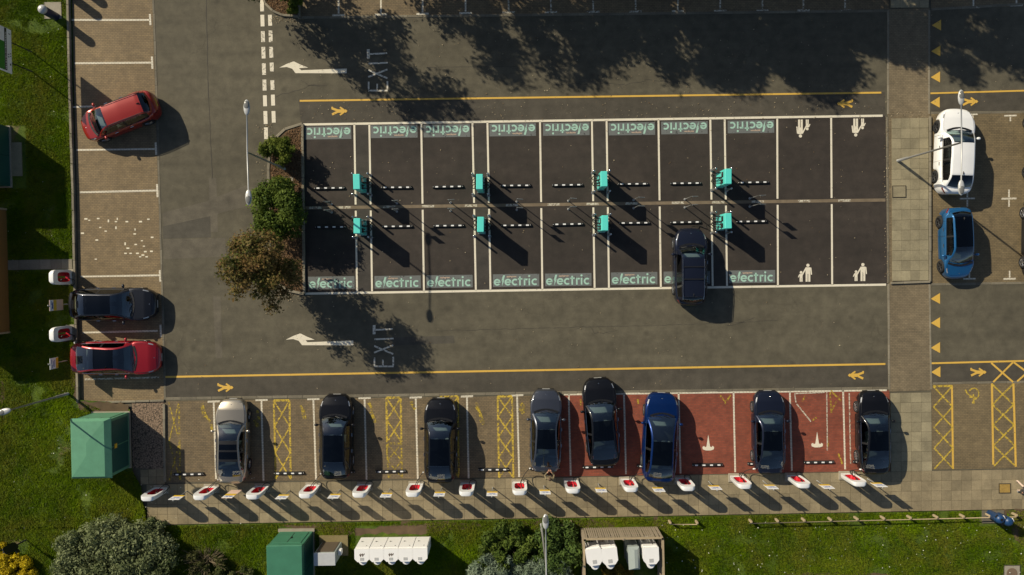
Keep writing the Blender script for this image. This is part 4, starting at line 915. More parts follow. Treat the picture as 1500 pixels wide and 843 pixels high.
double_lamp(417.5, 248, 'double headed lamp in the planting bed', 6.5, base=.09)
double_lamp(793, 768, 'double headed lamp in the shrubs by the timber enclosure', 6.6, base=.03)
q = P(100, 577, .13); r = empty('street_lamp', q, 0, 'single headed lamp on the lawn above the green kiosk', 'street lamp', 'car park lamps')
MB().tube([(0, 0, 0), (0, 0, 1.2), (0, 0, 1.25), (0, 0, 5.8)], [.08, .08, .055, .04], 12).build('pole', K['post'], r, True); lamp_head(r, Vector((-.05, -.02, 5.85)), Vector((-.96, -.27, 0)).normalized())

# ================================================================ kiosks, cabinets, sheds
def kiosk(x0, x1, y0, y1, hgt, base, label, mat, hip, cat='kiosk'):
    a, b = P(x0, y0), P(x1, y1); c = (a+b)/2; w_, d_ = abs(b.x-a.x), abs(a.y-b.y)
    r = empty('green_kiosk', (c.x, c.y, base), 0, label, cat)
    MB().box((0, 0, .06), (w_+.12, d_+.12, .12)).build('plinth', K['concrete'], r)
    MB().box((0, 0, .12+(hgt-.42)/2), (w_, d_, hgt-.42)).build('wall', mat, r)
    for s, nm in ((1, 'x'), (-1, 'x')):
        for t in (-.25, .25): MB().bbox((s*(w_/2+.012), t*d_*.92, hgt*.46), (.03, d_*.44, hgt*.70), .008).build('door', K['dkgreen'], r)  # side doors in darker green: the shade of those walls put into their colour
    for s in (1, -1): MB().bbox((0, s*(d_/2+.012), hgt*.46), (w_*.82, .03, hgt*.70), .008).build('door', mat, r)
    e = .07
    if hip:
        X, Y = w_/2+e, d_/2+e; m = MB(); z0, z1, z2 = hgt-.34, hgt-.10, hgt-.035; I = .30
        m.add([(-X, -Y, z0), (X, -Y, z0), (X, Y, z0), (-X, Y, z0), (-X, -Y, z0+.05), (X, -Y, z0+.05), (X, Y, z0+.05), (-X, Y, z0+.05), (-X+I*.45, -Y+I*.45, z1), (X-I, -Y+I*.45, z1), (X-I, Y-I*.45, z1), (-X+I*.45, Y-I*.45, z1), (-.05-.1, -.35, z2), (-.15, .35, z2)],
              [(3, 2, 1, 0), (0, 1, 5, 4), (1, 2, 6, 5), (2, 3, 7, 6), (3, 0, 4, 7), (4, 5, 9, 8), (5, 6, 10, 9), (6, 7, 11, 10), (7, 4, 8, 11), (8, 9, 12), (9, 10, 13, 12), (10, 11, 13), (11, 8, 12, 13)])
        m.build('roof', mat, r)
    else:
        m = MB(); X, Y = w_/2+.03, d_/2+.03; m.bbox((0, 0, hgt-.16), (2*X, 2*Y, .30), .03); m.build('roof', mat, r)
    return r, w_, d_
kr, kw, kd = kiosk(138.5, 193, 604, 683, 2.6, .13, 'pale green kiosk with hipped roof beside the gravel patch', K['gkiosk'], True)
MB().box((kw/2+.035, .0, 1.75), (.01, .26, .30)).build('warning_plate', K['yplate'], kr); 
for x_ in (-.3, .45): MB().ell((x_, kd/2+.03, 2.05), (.09, .02, .05), 8, 6).build('vent_hole', K['black'], kr, True)
k2, w2, d2 = kiosk(411, 460.5, 778, 856, 2.62, .035, 'mid green steel kiosk with flat roof cut by the bottom edge', K['gkiosk2'], False)
MB().box((0, d2/2+.03, 1.25), (.02, .02, 1.6)).box((.05, d2/2+.04, 1.3), (.06, .06, .22)).build('door_handle', K['black'], k2); MB().box((0, d2/2+.07, .05), (w2+.2, .16, .16)).build('step', K['concrete'], k2)
k3, w3, d3 = kiosk(-52, 19, 188, 274, 2.6, .13, 'dark green kiosk cut by the frame edge above the timber shed', K['dkgreen'], False)
MB().box((w3/2+.36, -.15, .03), (.62, 1.95, .06)).build('step', K['slab2'], k3)
# grey meter box
a, b = P(472.5, 793), P(502, 809.5); c = (a+b)/2; r = empty('meter_cabinet', (c.x, c.y, .035), 0, 'pale grey cabinet shaded by the mid green kiosk', 'cabinet'); w_, d_ = b.x-a.x, a.y-b.y
MB().bbox((0, 0, 1.0), (w_, d_, 1.95), .02).build('body', K['cabgrey'], r); MB().bbox((0, 0, 1.99), (w_+.05, d_+.05, .05), .015).build('lid', plain('pale_grey_lid', (.45, .46, .47), .5), r); MB().bbox((-.02, d_/2+.01, 1.0), (w_*.86, .03, 1.6), .01).build('door', plain('brown_door', (.10, .075, .05), .7), r); MB().box((.1, .12, .08), (w_+.5, d_+.5, .16)).build('plinth', plain('mossy_plinth', (.20, .16, .07), .9, 0, .3), r); MB().bbox((w_/2+.12, .12, 1.15), (.2, .3, .35), .02).build('side_box', K['cab'], r)
# white power cabinets
def make_cab():
    r = empty('power_cabinet'); X, Y, h_, ch = .415, .36, 2.06, .17
    poly = [(-X, Y), (-X, -Y+ch), (-X+ch, -Y), (X-ch, -Y), (X, -Y+ch), (X, Y)]
    MB().prism(poly, .10, h_).build('body', K['cab'], r); MB().prism([(a_*1.02, b_*1.02) for a_, b_ in poly], h_+.003, h_+.045).build('lid', K['cab'], r); MB().prism([(a_*.95, b_*.95) for a_, b_ in poly], 0, .10).build('plinth', K['concrete'], r)
    MB().bbox((0, Y+.012, 1.05), (.76, .03, 1.72), .008).build('door', K['cab'], r); MB().add([(-.24, Y+.032, .98), (-.08, Y+.032, .90), (-.24, Y+.032, .82)], [(0, 1, 2)]).build('vent_mark', K['black'], r); MB().ell((.18, Y+.03, 1.62), (.035, .02, .035), 8, 6).build('lock', K['black'], r, True)
    MB().lathe([(.21, 1.35), (.23, 1.4), (.23, 1.86), (.20, 1.90)], (0, -Y-.04, 0), 18).build('fan_cowl', K['cab'], r); MB().box((0, -Y+.16, h_+.05), (.22, .16, .012)).build('data_plate', plain('pale_plate', (.42, .42, .41), .5), r)
    return r
cab0 = make_cab(); CB = [P(530.5+21.2*i, 813.6-.25*i, 2.06) for i in range(5)]
for i, q in enumerate(CB):
    o = cab0 if i == 0 else clone(cab0); o.location = (q.x, q.y, .035); o.rotation_euler = (0, 0, 0)
    tag(o, 'white power cabinet in the row of five on the grass, %s from the green kiosk' % ORD[i], 'cabinet', 'white power cabinets in a row of five')
for (x, y, rz, lb) in ((870, 816, 8, 'white power cabinet in the timber enclosure, half under the shrub'), (893, 815, 6, 'white power cabinet in the timber enclosure beside its twin'), (953.5, 814, 2, 'white power cabinet in the timber enclosure against the far slats')):
    q = P(x, y, 2.06); o = clone(cab0, (q.x, q.y, .035), R(rz), None, lb, 'white power cabinets in the timber enclosure'); o.scale = (1.05, 1.3, 1)
for i, (gx, gy, w_) in enumerate(((0, 0, .30), (1, 0, .26), (2, 0, .32))):
    if i != 1: MB().add([(-.16+.32*t/10+.0, -.02+.07*math.sin(t*1.7)+random.uniform(-.02, .02), 2.108) for t in range(10)]+[(.16-.32*t/10, .10+.05*math.sin(t*2.1), 2.108) for t in range(10)], [tuple(range(20))]).build('grime_mark', K['grime'], [ob for ob in C.objects if ob.name.startswith('power_cabinet') and ob.type == 'EMPTY'][gx])
q = P(929, 818, 1.9); r = empty('switch_cabinet', (q.x, q.y, .035), R(2), 'narrow grey green cabinet inside the timber enclosure', 'cabinet')
MB().prism([(-.30, .62), (-.30, -.55), (-.18, -.66), (.18, -.66), (.30, -.55), (.30, .62)], .08, 1.80).build('body', K['cabgrey'], r); MB().add([(-.32, .64, 1.80), (.32, .64, 1.80), (.32, -.68, 1.80), (-.32, -.68, 1.80), (.02, .50, 1.95), (.20, .50, 1.93), (.20, -.55, 1.93), (.02, -.55, 1.95)], [(0, 1, 5, 4), (1, 2, 6, 5), (2, 3, 7, 6), (3, 0, 4, 7), (4, 5, 6, 7)]).build('lid', K['cabgrey'], r); MB().box((0, 0, .04), (.66, 1.3, .08)).build('plinth', K['concrete'], r); MB().box((0, .63, 1.0), (.48, .02, 1.5)).build('door', K['cabgrey'], r)
# timber slat enclosure
e = empty('timber_enclosure', P(905, 774), 0, 'weathered timber slat enclosure around the cabinets by the shrubs', 'fence'); base = e.location.copy()
sl_me = [MB().box((0, 0, .98), (.085, .022, 1.90+random.uniform(-.03, .03))).mesh('slat', K['timber']) for _ in range(4)]
def slat_run(A, B, n_side=1):
    d = B-A; n = int(d.length/.118); ang = math.atan2(d.y, d.x); nrm = Vector((-d.y, d.x, 0)).normalized()
    for i in range(n):
        o = bpy.data.objects.new('slat', sl_me[i % 4]); C.objects.link(o); o.parent = e; p = A+d*(i+.5)/n+nrm*.045; o.location = (p.x, p.y, random.uniform(-.015, .015)); o.rotation_euler = (0, random.uniform(-.012, .012), ang)
    for zz in (.35, 1.05, 1.80): 
        m = (A+B)/2; MB().box((m.x, m.y, zz), (d.length, .05, .09), ang).build('rail', K['timber'], e)
    m = (A+B)/2+nrm*.03; MB().box((m.x, m.y, 1.97), (d.length+.06, .11, .04), ang).build('capping', K['rail'], e)
    k = max(2, int(d.length/1.9)+1)
    for i in range(k): p = A+d*i/(k-1); MB().box((p.x, p.y, 1.02), (.10, .10, 2.04), ang).build('post', K['timber'], e)
off = lambda x, y: P(x, y)-base
c0, c1, c2, c3 = off(851.5, 774.5), off(961, 772.5), off(963, 862), off(853.5, 864)
slat_run(c0, c1); slat_run(c1, c2); slat_run(c3, c0)
# timber-clad shed at the frame edge
q = P(14, 306); q2 = P(15, 488); r = empty('timber_shed', ((q.x+q2.x)/2-1.6, (q.y+q2.y)/2, .13), 0, 'timber clad shed cut by the frame edge beside the slab path', 'shed'); dy = q.y-q2.y
MB().box((0, 0, 1.35), (3.1, dy-.06, 2.7)).build('wall', K['shed'], r); n = int(dy/.145)
pl = MB().bbox((0, 0, 1.36), (.022, .137, 2.70), .004).mesh('plank', K['shed'])
for i in range(n): o = bpy.data.objects.new('plank', pl); C.objects.link(o); o.parent = r; o.location = (1.565+random.uniform(0, .008), -dy/2+(i+.5)*dy/n, random.uniform(-.02, .0))
MB().add([(-1.7, -dy/2-.1, 2.72), (1.68, -dy/2-.1, 2.72), (1.68, dy/2+.1, 2.72), (-1.7, dy/2+.1, 2.72), (-1.7, -dy/2-.1, 2.98), (1.68, -dy/2-.1, 2.78), (1.68, dy/2+.1, 2.78), (-1.7, dy/2+.1, 2.98)], [(3, 2, 1, 0), (4, 5, 6, 7), (0, 1, 5, 4), (1, 2, 6, 5), (2, 3, 7, 6), (3, 0, 4, 7)]).build('roof', plain('felt_roof', (.06, .06, .06), .9), r)
MB().box((1.585, .35, 1.1), (.02, .03, .35)).build('door_handle', K['steel'], r); MB().box((1.60, -dy/2+.05, 1.36), (.05, .10, 2.7)).box((1.60, dy/2-.05, 1.36), (.05, .10, 2.7)).build('corner_board', K['rail'], r)
# knee-rail fences
def knee(px, label):
    pts = [P(x, y, .035) for x, y in px]; r = empty('knee_rail', pts[0], 0, label, 'fence', 'knee rail fences on the grass'); o0 = pts[0]
    for p in pts: q = p-o0; MB().bbox((q.x, q.y, .24), (.13, .13, .48), .02).build('post', K['rail'], r)
    A, B = pts[0]-o0, pts[-1]-o0
    MB().tube([tuple(A+(B-A)*-.008+Vector((0, -.10, .40))), tuple((A+B)/2+Vector((0, -.10, .395))), tuple(B+Vector((0, -.10, .40)))], .027, 8).build('rail', K['rail'], r, True)
knee([(1097.5+38.5*i, 761.5-.95*i) for i in range(11)], 'long timber knee rail running along the pavement to the blue bins')
knee([(980, 763), (1019, 763)], 'short timber knee rail beside the timber enclosure'); knee([(800, 764), (836, 764)], 'short timber knee rail in front of the shrubs')
# bins
def bin_(x, y, label, hole, grp):
    q = P(x, y, .035); r = empty('litter_bin', q, 0, label, 'bin', grp); 
    MB().lathe([(.22, .0), (.245, .03), (.25, .85), (.27, .88), (.27, .95)], n=20).build('body', K['blue'], r, True)
    d = MB().lathe([(.27, .953), (.265, 1.02), (.21, 1.12), (.12, 1.18), (.10, 1.185)], n=20).build('dome', K['blue'], r, True)
    if hole: MB().lathe([(.085, 1.186), (.085, 1.19)], n=14).build('ash_hole', K['black'], r)
    for a in (.4, 2.4): MB().box((.25*math.cos(a), .25*math.sin(a), 1.0), (.06, .20, .10), a).build('aperture', K['wplate'] if a < 1 else K['black'], r)
bin_(1449.5, 753, 'blue round litter bin with a dark hole in its lid', True, 'blue litter bins'); bin_(1462, 756.5, 'blue round litter bin with a plain domed lid at the frame edge side', False, 'blue litter bins')
o = MB().box((0, 0, .03), (1.3, .75, .06)).build('concrete_pad', K['edge'], None, False, P(1454, 757, .02)); o['kind'] = 'structure'
q = P(82, 25, .13); r = empty('litter_bin', q, 0, 'dark blue round bin with a white domed lid on the lawn', 'bin'); MB().lathe([(.21, 0), (.235, .04), (.24, 1.25), (.22, 1.3)], n=20).build('body', K['dblue'], r, True); MB().ell((0, 0, 1.32), (.255, .255, .22), 20, 12).build('dome', K['lampw'], r, True)
o = MB().box((0, 0, .03), (1.0, .95, .06)).build('concrete_pad', K['concrete'], None, False, P(78, 16, .11)); o['kind'] = 'structure'
# two unseen neighbours of that bin stand just outside the frame and throw the paired shadows
for x, y, lb in ((92, -14, 'dark blue round bin just beyond the top edge, shadow on the tan bays'), (100, -32, 'dark blue round bin further beyond the top edge, shadow on the tan bays')): clone(r, P(x, y, .13), 0, None, lb, 'bins beyond the top edge')
# hoarding on two posts
y0, y1 = 47.5, 103; A, B = P(49, 66), P(49, 117); c = (A+B)/2; Ls = 2.42; r = empty('hoarding_sign', (c.x, c.y, .13), 0, 'white and green hoarding on two thin posts at the frame edge', 'sign')
for s in (-.58, .56): MB().tube([(0, s, 0), (0, s, 3.4)], .035, 8).build('post', K['black'], r, True)
MB().box((.05, 0, 2.75), (.03, Ls, 1.5)).build('board', K['wplate'], r); MB().box((.068, .04, 2.52), (.006, 2.30, .19)).build('black_band', K['black'], r); MB().box((.068, -.35, 3.02), (.006, 1.55, .78)).build('green_field', plain('green_print', (.02, .20, .02), .5), r)
m = MB()
for k in range(22): m.box((.074, -1.0+k*.093+random.uniform(-.01, .01), 2.52), (.004, random.uniform(.03, .06), random.uniform(.06, .10)))
m.build('white_print', K['wplate'], r); m = MB()
for k in range(4): m.box((.069, -.12-.07*k, 2.10+.17*(k % 2)), (.005, .05, .10))
m.box((.069, -.72, 2.12), (.005, .10, .10)).box((.069, .95, 2.18), (.005, .05, .13)); m.build('black_print', K['black'], r)
# black post board on the lawn
q = P(38.5, 791, .05); r = empty('post_sign', q, R(-52), 'black post with a long rounded black board on the lawn', 'sign')
MB().tube([(0, 0, 0), (0, 0, 2.15)], .045, 10).build('post', K['black'], r, True); MB().prism([(.05*math.cos(t)+0, .0+.02*math.sin(t)) for t in [2*math.pi*i/8 for i in range(8)]], .9, 2.1).build('bracket', K['black'], r)
n = 20; m = MB(); pr = [(.24*math.copysign(abs(math.cos(t))**.5, math.cos(t)), 1.58+.60*math.copysign(abs(math.sin(t))**.5, math.sin(t))) for t in [2*math.pi*i/n for i in range(n)]]
m.add([(x, .06, z) for x, z in pr]+[(x, .10, z) for x, z in pr], [tuple(range(n)), tuple(range(2*n-1, n-1, -1))]+[(i, (i+1) % n, n+(i+1) % n, n+i) for i in range(n)]); m.build('board', K['black'], r); MB().box((.34, .06, 1.25), (.22, .05, .25)).build('side_board', K['black'], r)
# covers in the ground
for x, y, w_, h_, mt, nm, lb in ((1471.5, 715.5, .66, .54, plain('yellow_cover', (.33, .21, .05), .8, 0, .45, 9), 'inspection_cover', 'worn yellow inspection cover in the slab pavement'), (1317, 281, .76, .66, K['slab2'], 'inspection_cover', 'recessed slab cover in the upper walkway'), (1482, 840, .95, .95, K['concrete'], 'inspection_cover', 'concrete framed round manhole cover in the grass'), (423, 267, .55, .6, K['concrete'], 'inspection_cover', 'pale concrete cover in the planting bed')):
    zz = .032 if y > 600 else (.105 if x > 1000 else .10)
    o = empty(nm, P(x, y, zz), 0, lb, 'ground cover')
    MB().box((0, 0, .008), (w_, h_, .03)).build('cover', mt, o); MB().box((-w_/2, 0, .012), (.04, h_+.05, .035)).box((w_/2, 0, .012), (.04, h_+.05, .035)).box((0, -h_/2, .012), (w_-.04, .04, .035)).box((0, h_/2, .012), (w_-.04, .04, .035)).build('frame', K['joint'], o)
    if y > 800: MB().lathe([(.32, .024), (.32, .034), (.28, .036)], n=20).build('lid', plain('iron_lid', (.16, .11, .07), .8), o)
# ================================================================ foliage
def leaf_cloud(name, parent, centers, radii, n, size, mat, up=.35, asp=.55, squash=1.0, core=.25):
    cs = np.array(centers); rs = np.array(radii); wgt = rs**2/np.sum(rs**2)
    idx = rng.choice(len(cs), n, p=wgt); d = rng.normal(size=(n, 3)); d /= np.linalg.norm(d, axis=1)[:, None]
    rad = 1-core*rng.random(n)**.8*rng.random(n)*2.2; rad = np.clip(rad+rng.normal(0, .16, n), .05, 1.45)
    p = cs[idx]+d*(rs[idx]*rad)[:, None]*np.array([1, 1, squash])
    keep = p[:, 2] > .02; p = p[keep]; d = d[keep]; n = len(p)
    nr = d*.8+rng.normal(0, .55, (n, 3))+np.array([0, 0, up]); nr /= np.linalg.norm(nr, axis=1)[:, None]
    t = rng.normal(size=(n, 3)); u = np.cross(nr, t); u /= np.linalg.norm(u, axis=1)[:, None]; v = np.cross(nr, u)
    s = size*(.5+1.15*rng.random(n)**1.7); a = u*s[:, None]; b = v*(s*asp)[:, None]
    q = np.stack([p-a, p-b*.9-nr*(s*.12)[:, None], p+a, p+b*.9-nr*(s*.12)[:, None]], 1).reshape(-1, 3)
    return raw_quads(name, q, n, mat, parent, np.repeat(np.clip(.5*rng.random(len(cs))[idx[keep]]+.5*rng.random(n), 0, 1), 4))
def raw_quads(name, co, n, mat, parent, tint, k=4):
    me = bpy.data.meshes.new(name); me.vertices.add(n*k); me.vertices.foreach_set('co', co.astype(np.float32).ravel())
    me.loops.add(n*k); me.loops.foreach_set('vertex_index', np.arange(n*k, dtype=np.int32)); me.polygons.add(n); me.polygons.foreach_set('loop_start', np.arange(0, n*k, k, dtype=np.int32))
    me.update(calc_edges=True); at = me.attributes.new('tint', 'FLOAT', 'POINT'); at.data.foreach_set('value', tint.astype(np.float32)); me.materials.append(mat)
    o = bpy.data.objects.new(name, me); C.objects.link(o)
    if parent: o.parent = parent
    return o
BARK = plain('bark', (.085, .062, .042), .9, 0, .3, 12)
def lobes(rx, ry, h, k, z0=.25, rmin=.22, rmax=.42):
    cs, rs = [], []
    for i in range(k):
        a = random.uniform(0, 2*math.pi); t = math.sqrt(random.random())*.80; z = z0*h+(h-z0*h)*random.random()**.7*(1-.35*t)*.8
        r_ = random.uniform(rmin, rmax)*min(rx, ry, h*.9)
        cs.append((rx*t*math.cos(a), ry*t*math.sin(a), max(z, r_*.6))); rs.append(r_)
    return cs, rs
def shrub(x, y, z, rx, ry, h, label, mat, n, size, k=26, name='shrub', asp=.55, stems=True, core=.25, at=None, zc=None, group=None):
    q = P(x, y, z if zc is None else zc); r = empty(name, (q.x, q.y, z), 0, label, 'shrub', group); cs, rs = lobes(rx, ry, h, k)
    leaf_cloud('foliage', r, cs, rs, n, size, mat, asp=asp, core=core)
    m = MB()
    for c, rr in zip(cs[::2], rs[::2]):
        mid = (c[0]*.35+random.uniform(-.1, .1), c[1]*.35+random.uniform(-.1, .1), c[2]*.5); m.tube([(c[0]*.06, c[1]*.06, 0), mid, c], [.035, .022, .008], 5)
    m.build('stems', BARK, r, True); return r
LG = leafmat('green_leaf', (.022, .048, .008), (.15, .20, .035)); LG2 = leafmat('mid_green_leaf', (.030, .055, .010), (.16, .19, .03)); LR = leafmat('russet_leaf', (.055, .095, .018), (.215, .12, .05)); LO = leafmat('olive_leaf', (.048, .070, .022), (.27, .30, .15)); LY = leafmat('yellow_leaf', (.26, .20, .008), (.66, .50, .02)); LS = leafmat('silver_leaf', (.07, .11, .065), (.28, .34, .24)); LD = leafmat('dark_leaf', (.024, .05, .012), (.12, .18, .04)); LYG = leafmat('ochre_leaf', (.09, .075, .012), (.26, .19, .03)); LB = leafmat('dead_leaf', (.06, .035, .018), (.20, .12, .065), .8, .05)
shrub(408, 224, .09, 1.05, .95, 1.7, 'small green shrub at the top of the planting bed', LG2, 7000, .07, 22, zc=1.0)
shrub(402, 306, .09, 1.5, 1.75, 3.0, 'large dense green shrub in the middle of the planting bed', LG, 17000, .08, 34, zc=2.0)
shrub(412, 272, .09, .75, .6, 1.8, 'small yellowish green shrub behind the lamp pole in the planting bed', LYG, 4000, .065, 14, zc=1.2)
shrub(163, 822, .035, 4.1, 2.5, 1.8, 'big olive grey green shrub on the lawn below the green kiosk', LO, 42000, .075, 120, zc=1.2)
shrub(228, 775, .035, .8, .7, 1.0, 'small olive tuft shrub at the corner of the slab pavement', LO, 3600, .065, 12, zc=.4)
shrub(14, 838, .035, 1.9, 1.1, .7, 'bright yellow low shrub in the frame corner', LY, 11000, .055, 60, zc=.5)
shrub(742, 808, .035, 2.2, 1.7, 1.2, 'dark green shrub between the white cabinets and the lamp', LG, 11000, .08, 28, zc=.8)
shrub(815, 802, .035, 1.9, 1.6, 1.5, 'dark green shrub under the bottom lamp', LD, 11000, .08, 26, zc=.9)
shrub(725, 834, .035, 1.7, 1.0, 1.3, 'silvery shrub at the bottom edge next to the white cabinets', LS, 8000, .10, 30, zc=.8, asp=.25)
shrub(800, 841, .035, 2.0, .9, 1.6, 'silvery spiky shrub at the bottom edge under the lamp', LS, 10000, .11, 32, zc=1.0, asp=.22)
shrub(903, 847, .035, 1.2, .75, 1.5, 'ochre rounded shrub in front of the enclosed cabinets', LYG, 6000, .065, 18, zc=1.1)
shrub(862, 815, .035, .8, 1.0, 1.5, 'thin dark twiggy shrub beside the timber enclosure', LD, 2500, .07, 12, zc=1.0)
shrub(428, 5, .09, .55, .8, .9, 'low green shrub in the bed at the top edge', LG2, 2600, .065, 10, zc=.5)
shrub(338, 842, .035, 1.5, .8, .7, 'low brownish green growth at the bottom edge beside the twiggy bush', leafmat('dull_leaf', (.03, .045, .012), (.13, .14, .05)), 5000, .055, 26, zc=.4)
shrub(2, 806, .035, .6, .7, .5, 'yellow shrub tip at the frame edge above the black post board', LY, 2000, .055, 16, zc=.3)
# bare twiggy bush
q = P(300, 822, .5); r = empty('twiggy_shrub', (q.x, q.y, .035), 0, 'bare twiggy brown bush with few leaves next to the olive shrub', 'shrub'); m = MB()
for i in range(46):
    a = random.uniform(0, 2*math.pi); l = 1.3*math.sqrt(random.random()); e = (l*math.cos(a), l*math.sin(a)*.8, random.uniform(.3, .75)); mid = (e[0]*.4+random.uniform(-.15, .15), e[1]*.4+random.uniform(-.15, .15), e[2]*.6); m.tube([(random.uniform(-.1, .1), random.uniform(-.1, .1), 0), mid, e], [.022, .014, .005], 4)
    for _ in range(2): e2 = (e[0]+random.uniform(-.35, .35), e[1]+random.uniform(-.35, .35), e[2]+random.uniform(-.1, .2)); m.tube([mid, e2], [.010, .004], 4)
m.build('twigs', plain('pale_twigs', (.22, .17, .10), .9, 0, .3), r); cs, rs = lobes(1.3, 1.0, .8, 14); leaf_cloud('foliage', r, cs, rs, 7500, .05, leafmat('brown_green_leaf', (.025, .035, .010), (.11, .11, .04)), core=.8)
# trees
def tree(x, y, z, h, cr, label, mat, n, size, sq=.85, trunk_h=None, lean=(0, 0), k=26, group=None, zc=0, rr=(.15, .33)):
    q = P(x, y, zc); th = trunk_h or h*.45; r = empty('tree', (q.x, q.y, z), 0, label, 'tree', group); cs, rs = [], []
    for i in range(k):
        a = random.uniform(0, 2*math.pi); t = random.random()**.6; zz = th*.75+(h-th*.75)*random.random(); env = cr*math.sqrt(max(.05, 1-((zz-(h+th)/2)/((h-th)*.75))**2))
        cs.append((lean[0]*zz/h+env*t*.85*math.cos(a), lean[1]*zz/h+env*t*.85*math.sin(a), zz)); rs.append(random.uniform(*rr)*cr)
    leaf_cloud('crown', r, cs, rs, n, size, mat, core=.7)
    m = MB(); m.tube([(0, 0, 0), (lean[0]*.2+.05, lean[1]*.2, th*.5), (lean[0]*.5, lean[1]*.5, th), (lean[0]*.8, lean[1]*.8, h*.8)], [.035*h*.5, .028*h*.5, .02*h*.5, .006*h*.5], 9)
    for c in cs[::2]: s = random.uniform(.5, .95); st = (lean[0]*.5*s, lean[1]*.5*s, th*s); m.tube([st, ((st[0]+c[0])/2, (st[1]+c[1])/2, (st[2]+c[2])/2+.15), c], [.012*h*.5, .008*h*.5, .003*h*.5], 6)
    m.build('trunk', BARK, r, True); return r
tree(383, 396, .09, 5.7, 2.5, 'small russet and green tree at the foot of the planting bed', LR, 21000, .078, trunk_h=2.4, zc=4.2, k=62, rr=(.13, .27))
TD = leafmat('tree_leaf', (.02, .035, .008), (.07, .095, .02))
for (x, y, h, cr, n, lb) in ((398, -34, 7.6, 2.9, 13000, 'tree beyond the top edge shading the upper EXIT word'), (505, -120, 8.4, 2.9, 13000, 'tree beyond the top edge shading the bays right of the upper EXIT word'), (600, -126, 8.8, 3.1, 14000, 'tree beyond the top edge, second shade patch on the upper road'), (690, -120, 8.2, 3.0, 13000, 'tree beyond the top edge, third shade patch on the upper road'), (800, -122, 9.4, 3.4, 16000, 'tree beyond the top edge, fourth shade patch on the upper road'),
        (905, -128, 9.2, 3.3, 16000, 'tree beyond the top edge shading the road left of the crossing'), (1003, -136, 8.8, 3.2, 15000, 'tree beyond the top edge shading the crossing'), (1096, -142, 9.0, 3.2, 16000, 'tree beyond the top edge shading the bays next to the crossing'), (1215, -168, 9.2, 3.3, 16000, 'tree beyond the top edge shading the road right of the crossing'), (1335, -152, 9.4, 3.4, 16000, 'tree beyond the top edge shading the frame corner')):
    tree(x, y, 0, h, cr, lb, TD, int(n*(1.0 if x < 800 else 1.7)), .11 if x < 800 else .14, trunk_h=h*.36, k=44, group='trees beyond the top edge')
# ================================================================ grass
def inside(poly, pts):
    x, y = pts[:, 0], pts[:, 1]; r_ = np.zeros(len(pts), bool); j = len(poly)-1
    for i in range(len(poly)):
        xi, yi = poly[i]; xj, yj = poly[j]; c = ((yi > y) != (yj > y)) & (x < (xj-xi)*(y-yi)/(yj-yi+1e-9)+xi); r_ ^= c; j = i
    return r_
def vnoise(p, f, seed):
    g_ = np.random.default_rng(seed).random((64, 64)); q = p*f; i = np.floor(q).astype(int); t = q-i; t = t*t*(3-2*t); a = lambda dx, dy: g_[(i[:, 0]+dx) % 64, (i[:, 1]+dy) % 64]
    return (a(0, 0)*(1-t[:, 0])+a(1, 0)*t[:, 0])*(1-t[:, 1])+(a(0, 1)*(1-t[:, 0])+a(1, 1)*t[:, 0])*t[:, 1]
GM = grassmat('grass_blade', (.036, .084, .001), (.21, .31, .005), (.19, .185, .022))
def grass(name, poly, z, n, holes, label):
    W_ = np.array([tuple(P(x, y, z))[:2] for x, y in poly]); lo, hi = W_.min(0), W_.max(0); p = lo+(hi-lo)*rng.random((n, 2)); p = p[inside(W_, p)]
    for hx0, hy0, hx1, hy1 in holes:
        a, b = P(hx0, hy0, z), P(hx1, hy1, z); p = p[~((p[:, 0] > a.x) & (p[:, 0] < b.x) & (p[:, 1] < a.y) & (p[:, 1] > b.y))]
    bare = vnoise(p, .75, 3)*.6+vnoise(p, 2.1, 5)*.4; p = p[rng.random(len(p)) > np.clip((bare-.66)*7, 0, .9)]
    n = len(p); clump = vnoise(p, 3.2, 9)*.6+vnoise(p, 7.5, 11)*.4
    a = rng.random(n)*2*np.pi; h = (.035+.085*rng.random(n))*(.55+.9*clump); ln = h*(.5+.9*rng.random(n)); w_ = .010+.012*rng.random(n)
    d = np.stack([np.cos(a), np.sin(a)], 1); s = np.stack([-d[:, 1], d[:, 0]], 1)*w_[:, None]; b0 = np.concatenate([p-s, np.full((n, 1), z)], 1); b1 = np.concatenate([p+s, np.full((n, 1), z)], 1); tp = np.concatenate([p+d*ln[:, None], (z+h)[:, None]], 1)
    tint = np.clip(.12+.62*vnoise(p, .9, 21)*vnoise(p, .35, 23)*1.6+.32*(rng.random(n)-.35)+.25*(clump-.5), 0, 1)
    o = raw_quads(name, np.stack([b0, b1, tp], 1).reshape(-1, 3), n, GM, None, np.repeat(tint, 3), 3); tag(o, label, 'grass', None, 'stuff')
grass('grass', [(-15, -15), (98, -15), (102, 130), (107, 285), (110, 430), (113, 540), (108, 585), (160, 604), (194, 690), (206, 712), (216, 772), (-15, 772)], .13, 330000, ((-60, 185, 40, 277), (-60, 300, 17, 490), (137, 600, 196, 690), (65, 2, 91, 29), (10, 379.5, 111, 397), (78, 400, 106, 412), (78, 483, 106, 495)), 'short rough grass along the lawn beside the tan bays')
grass('grass', [(-15, 771), (214, 771), (860, 760), (1520, 747), (1520, 870), (-15, 870)], .035, 330000, ((408, 770, 464, 870), (470, 786, 508, 812), (520, 770, 625, 812), (852, 774, 962, 870), (1434, 745, 1474, 770), (1469, 827, 1497, 853)), 'bright short grass along the bottom of the car park')
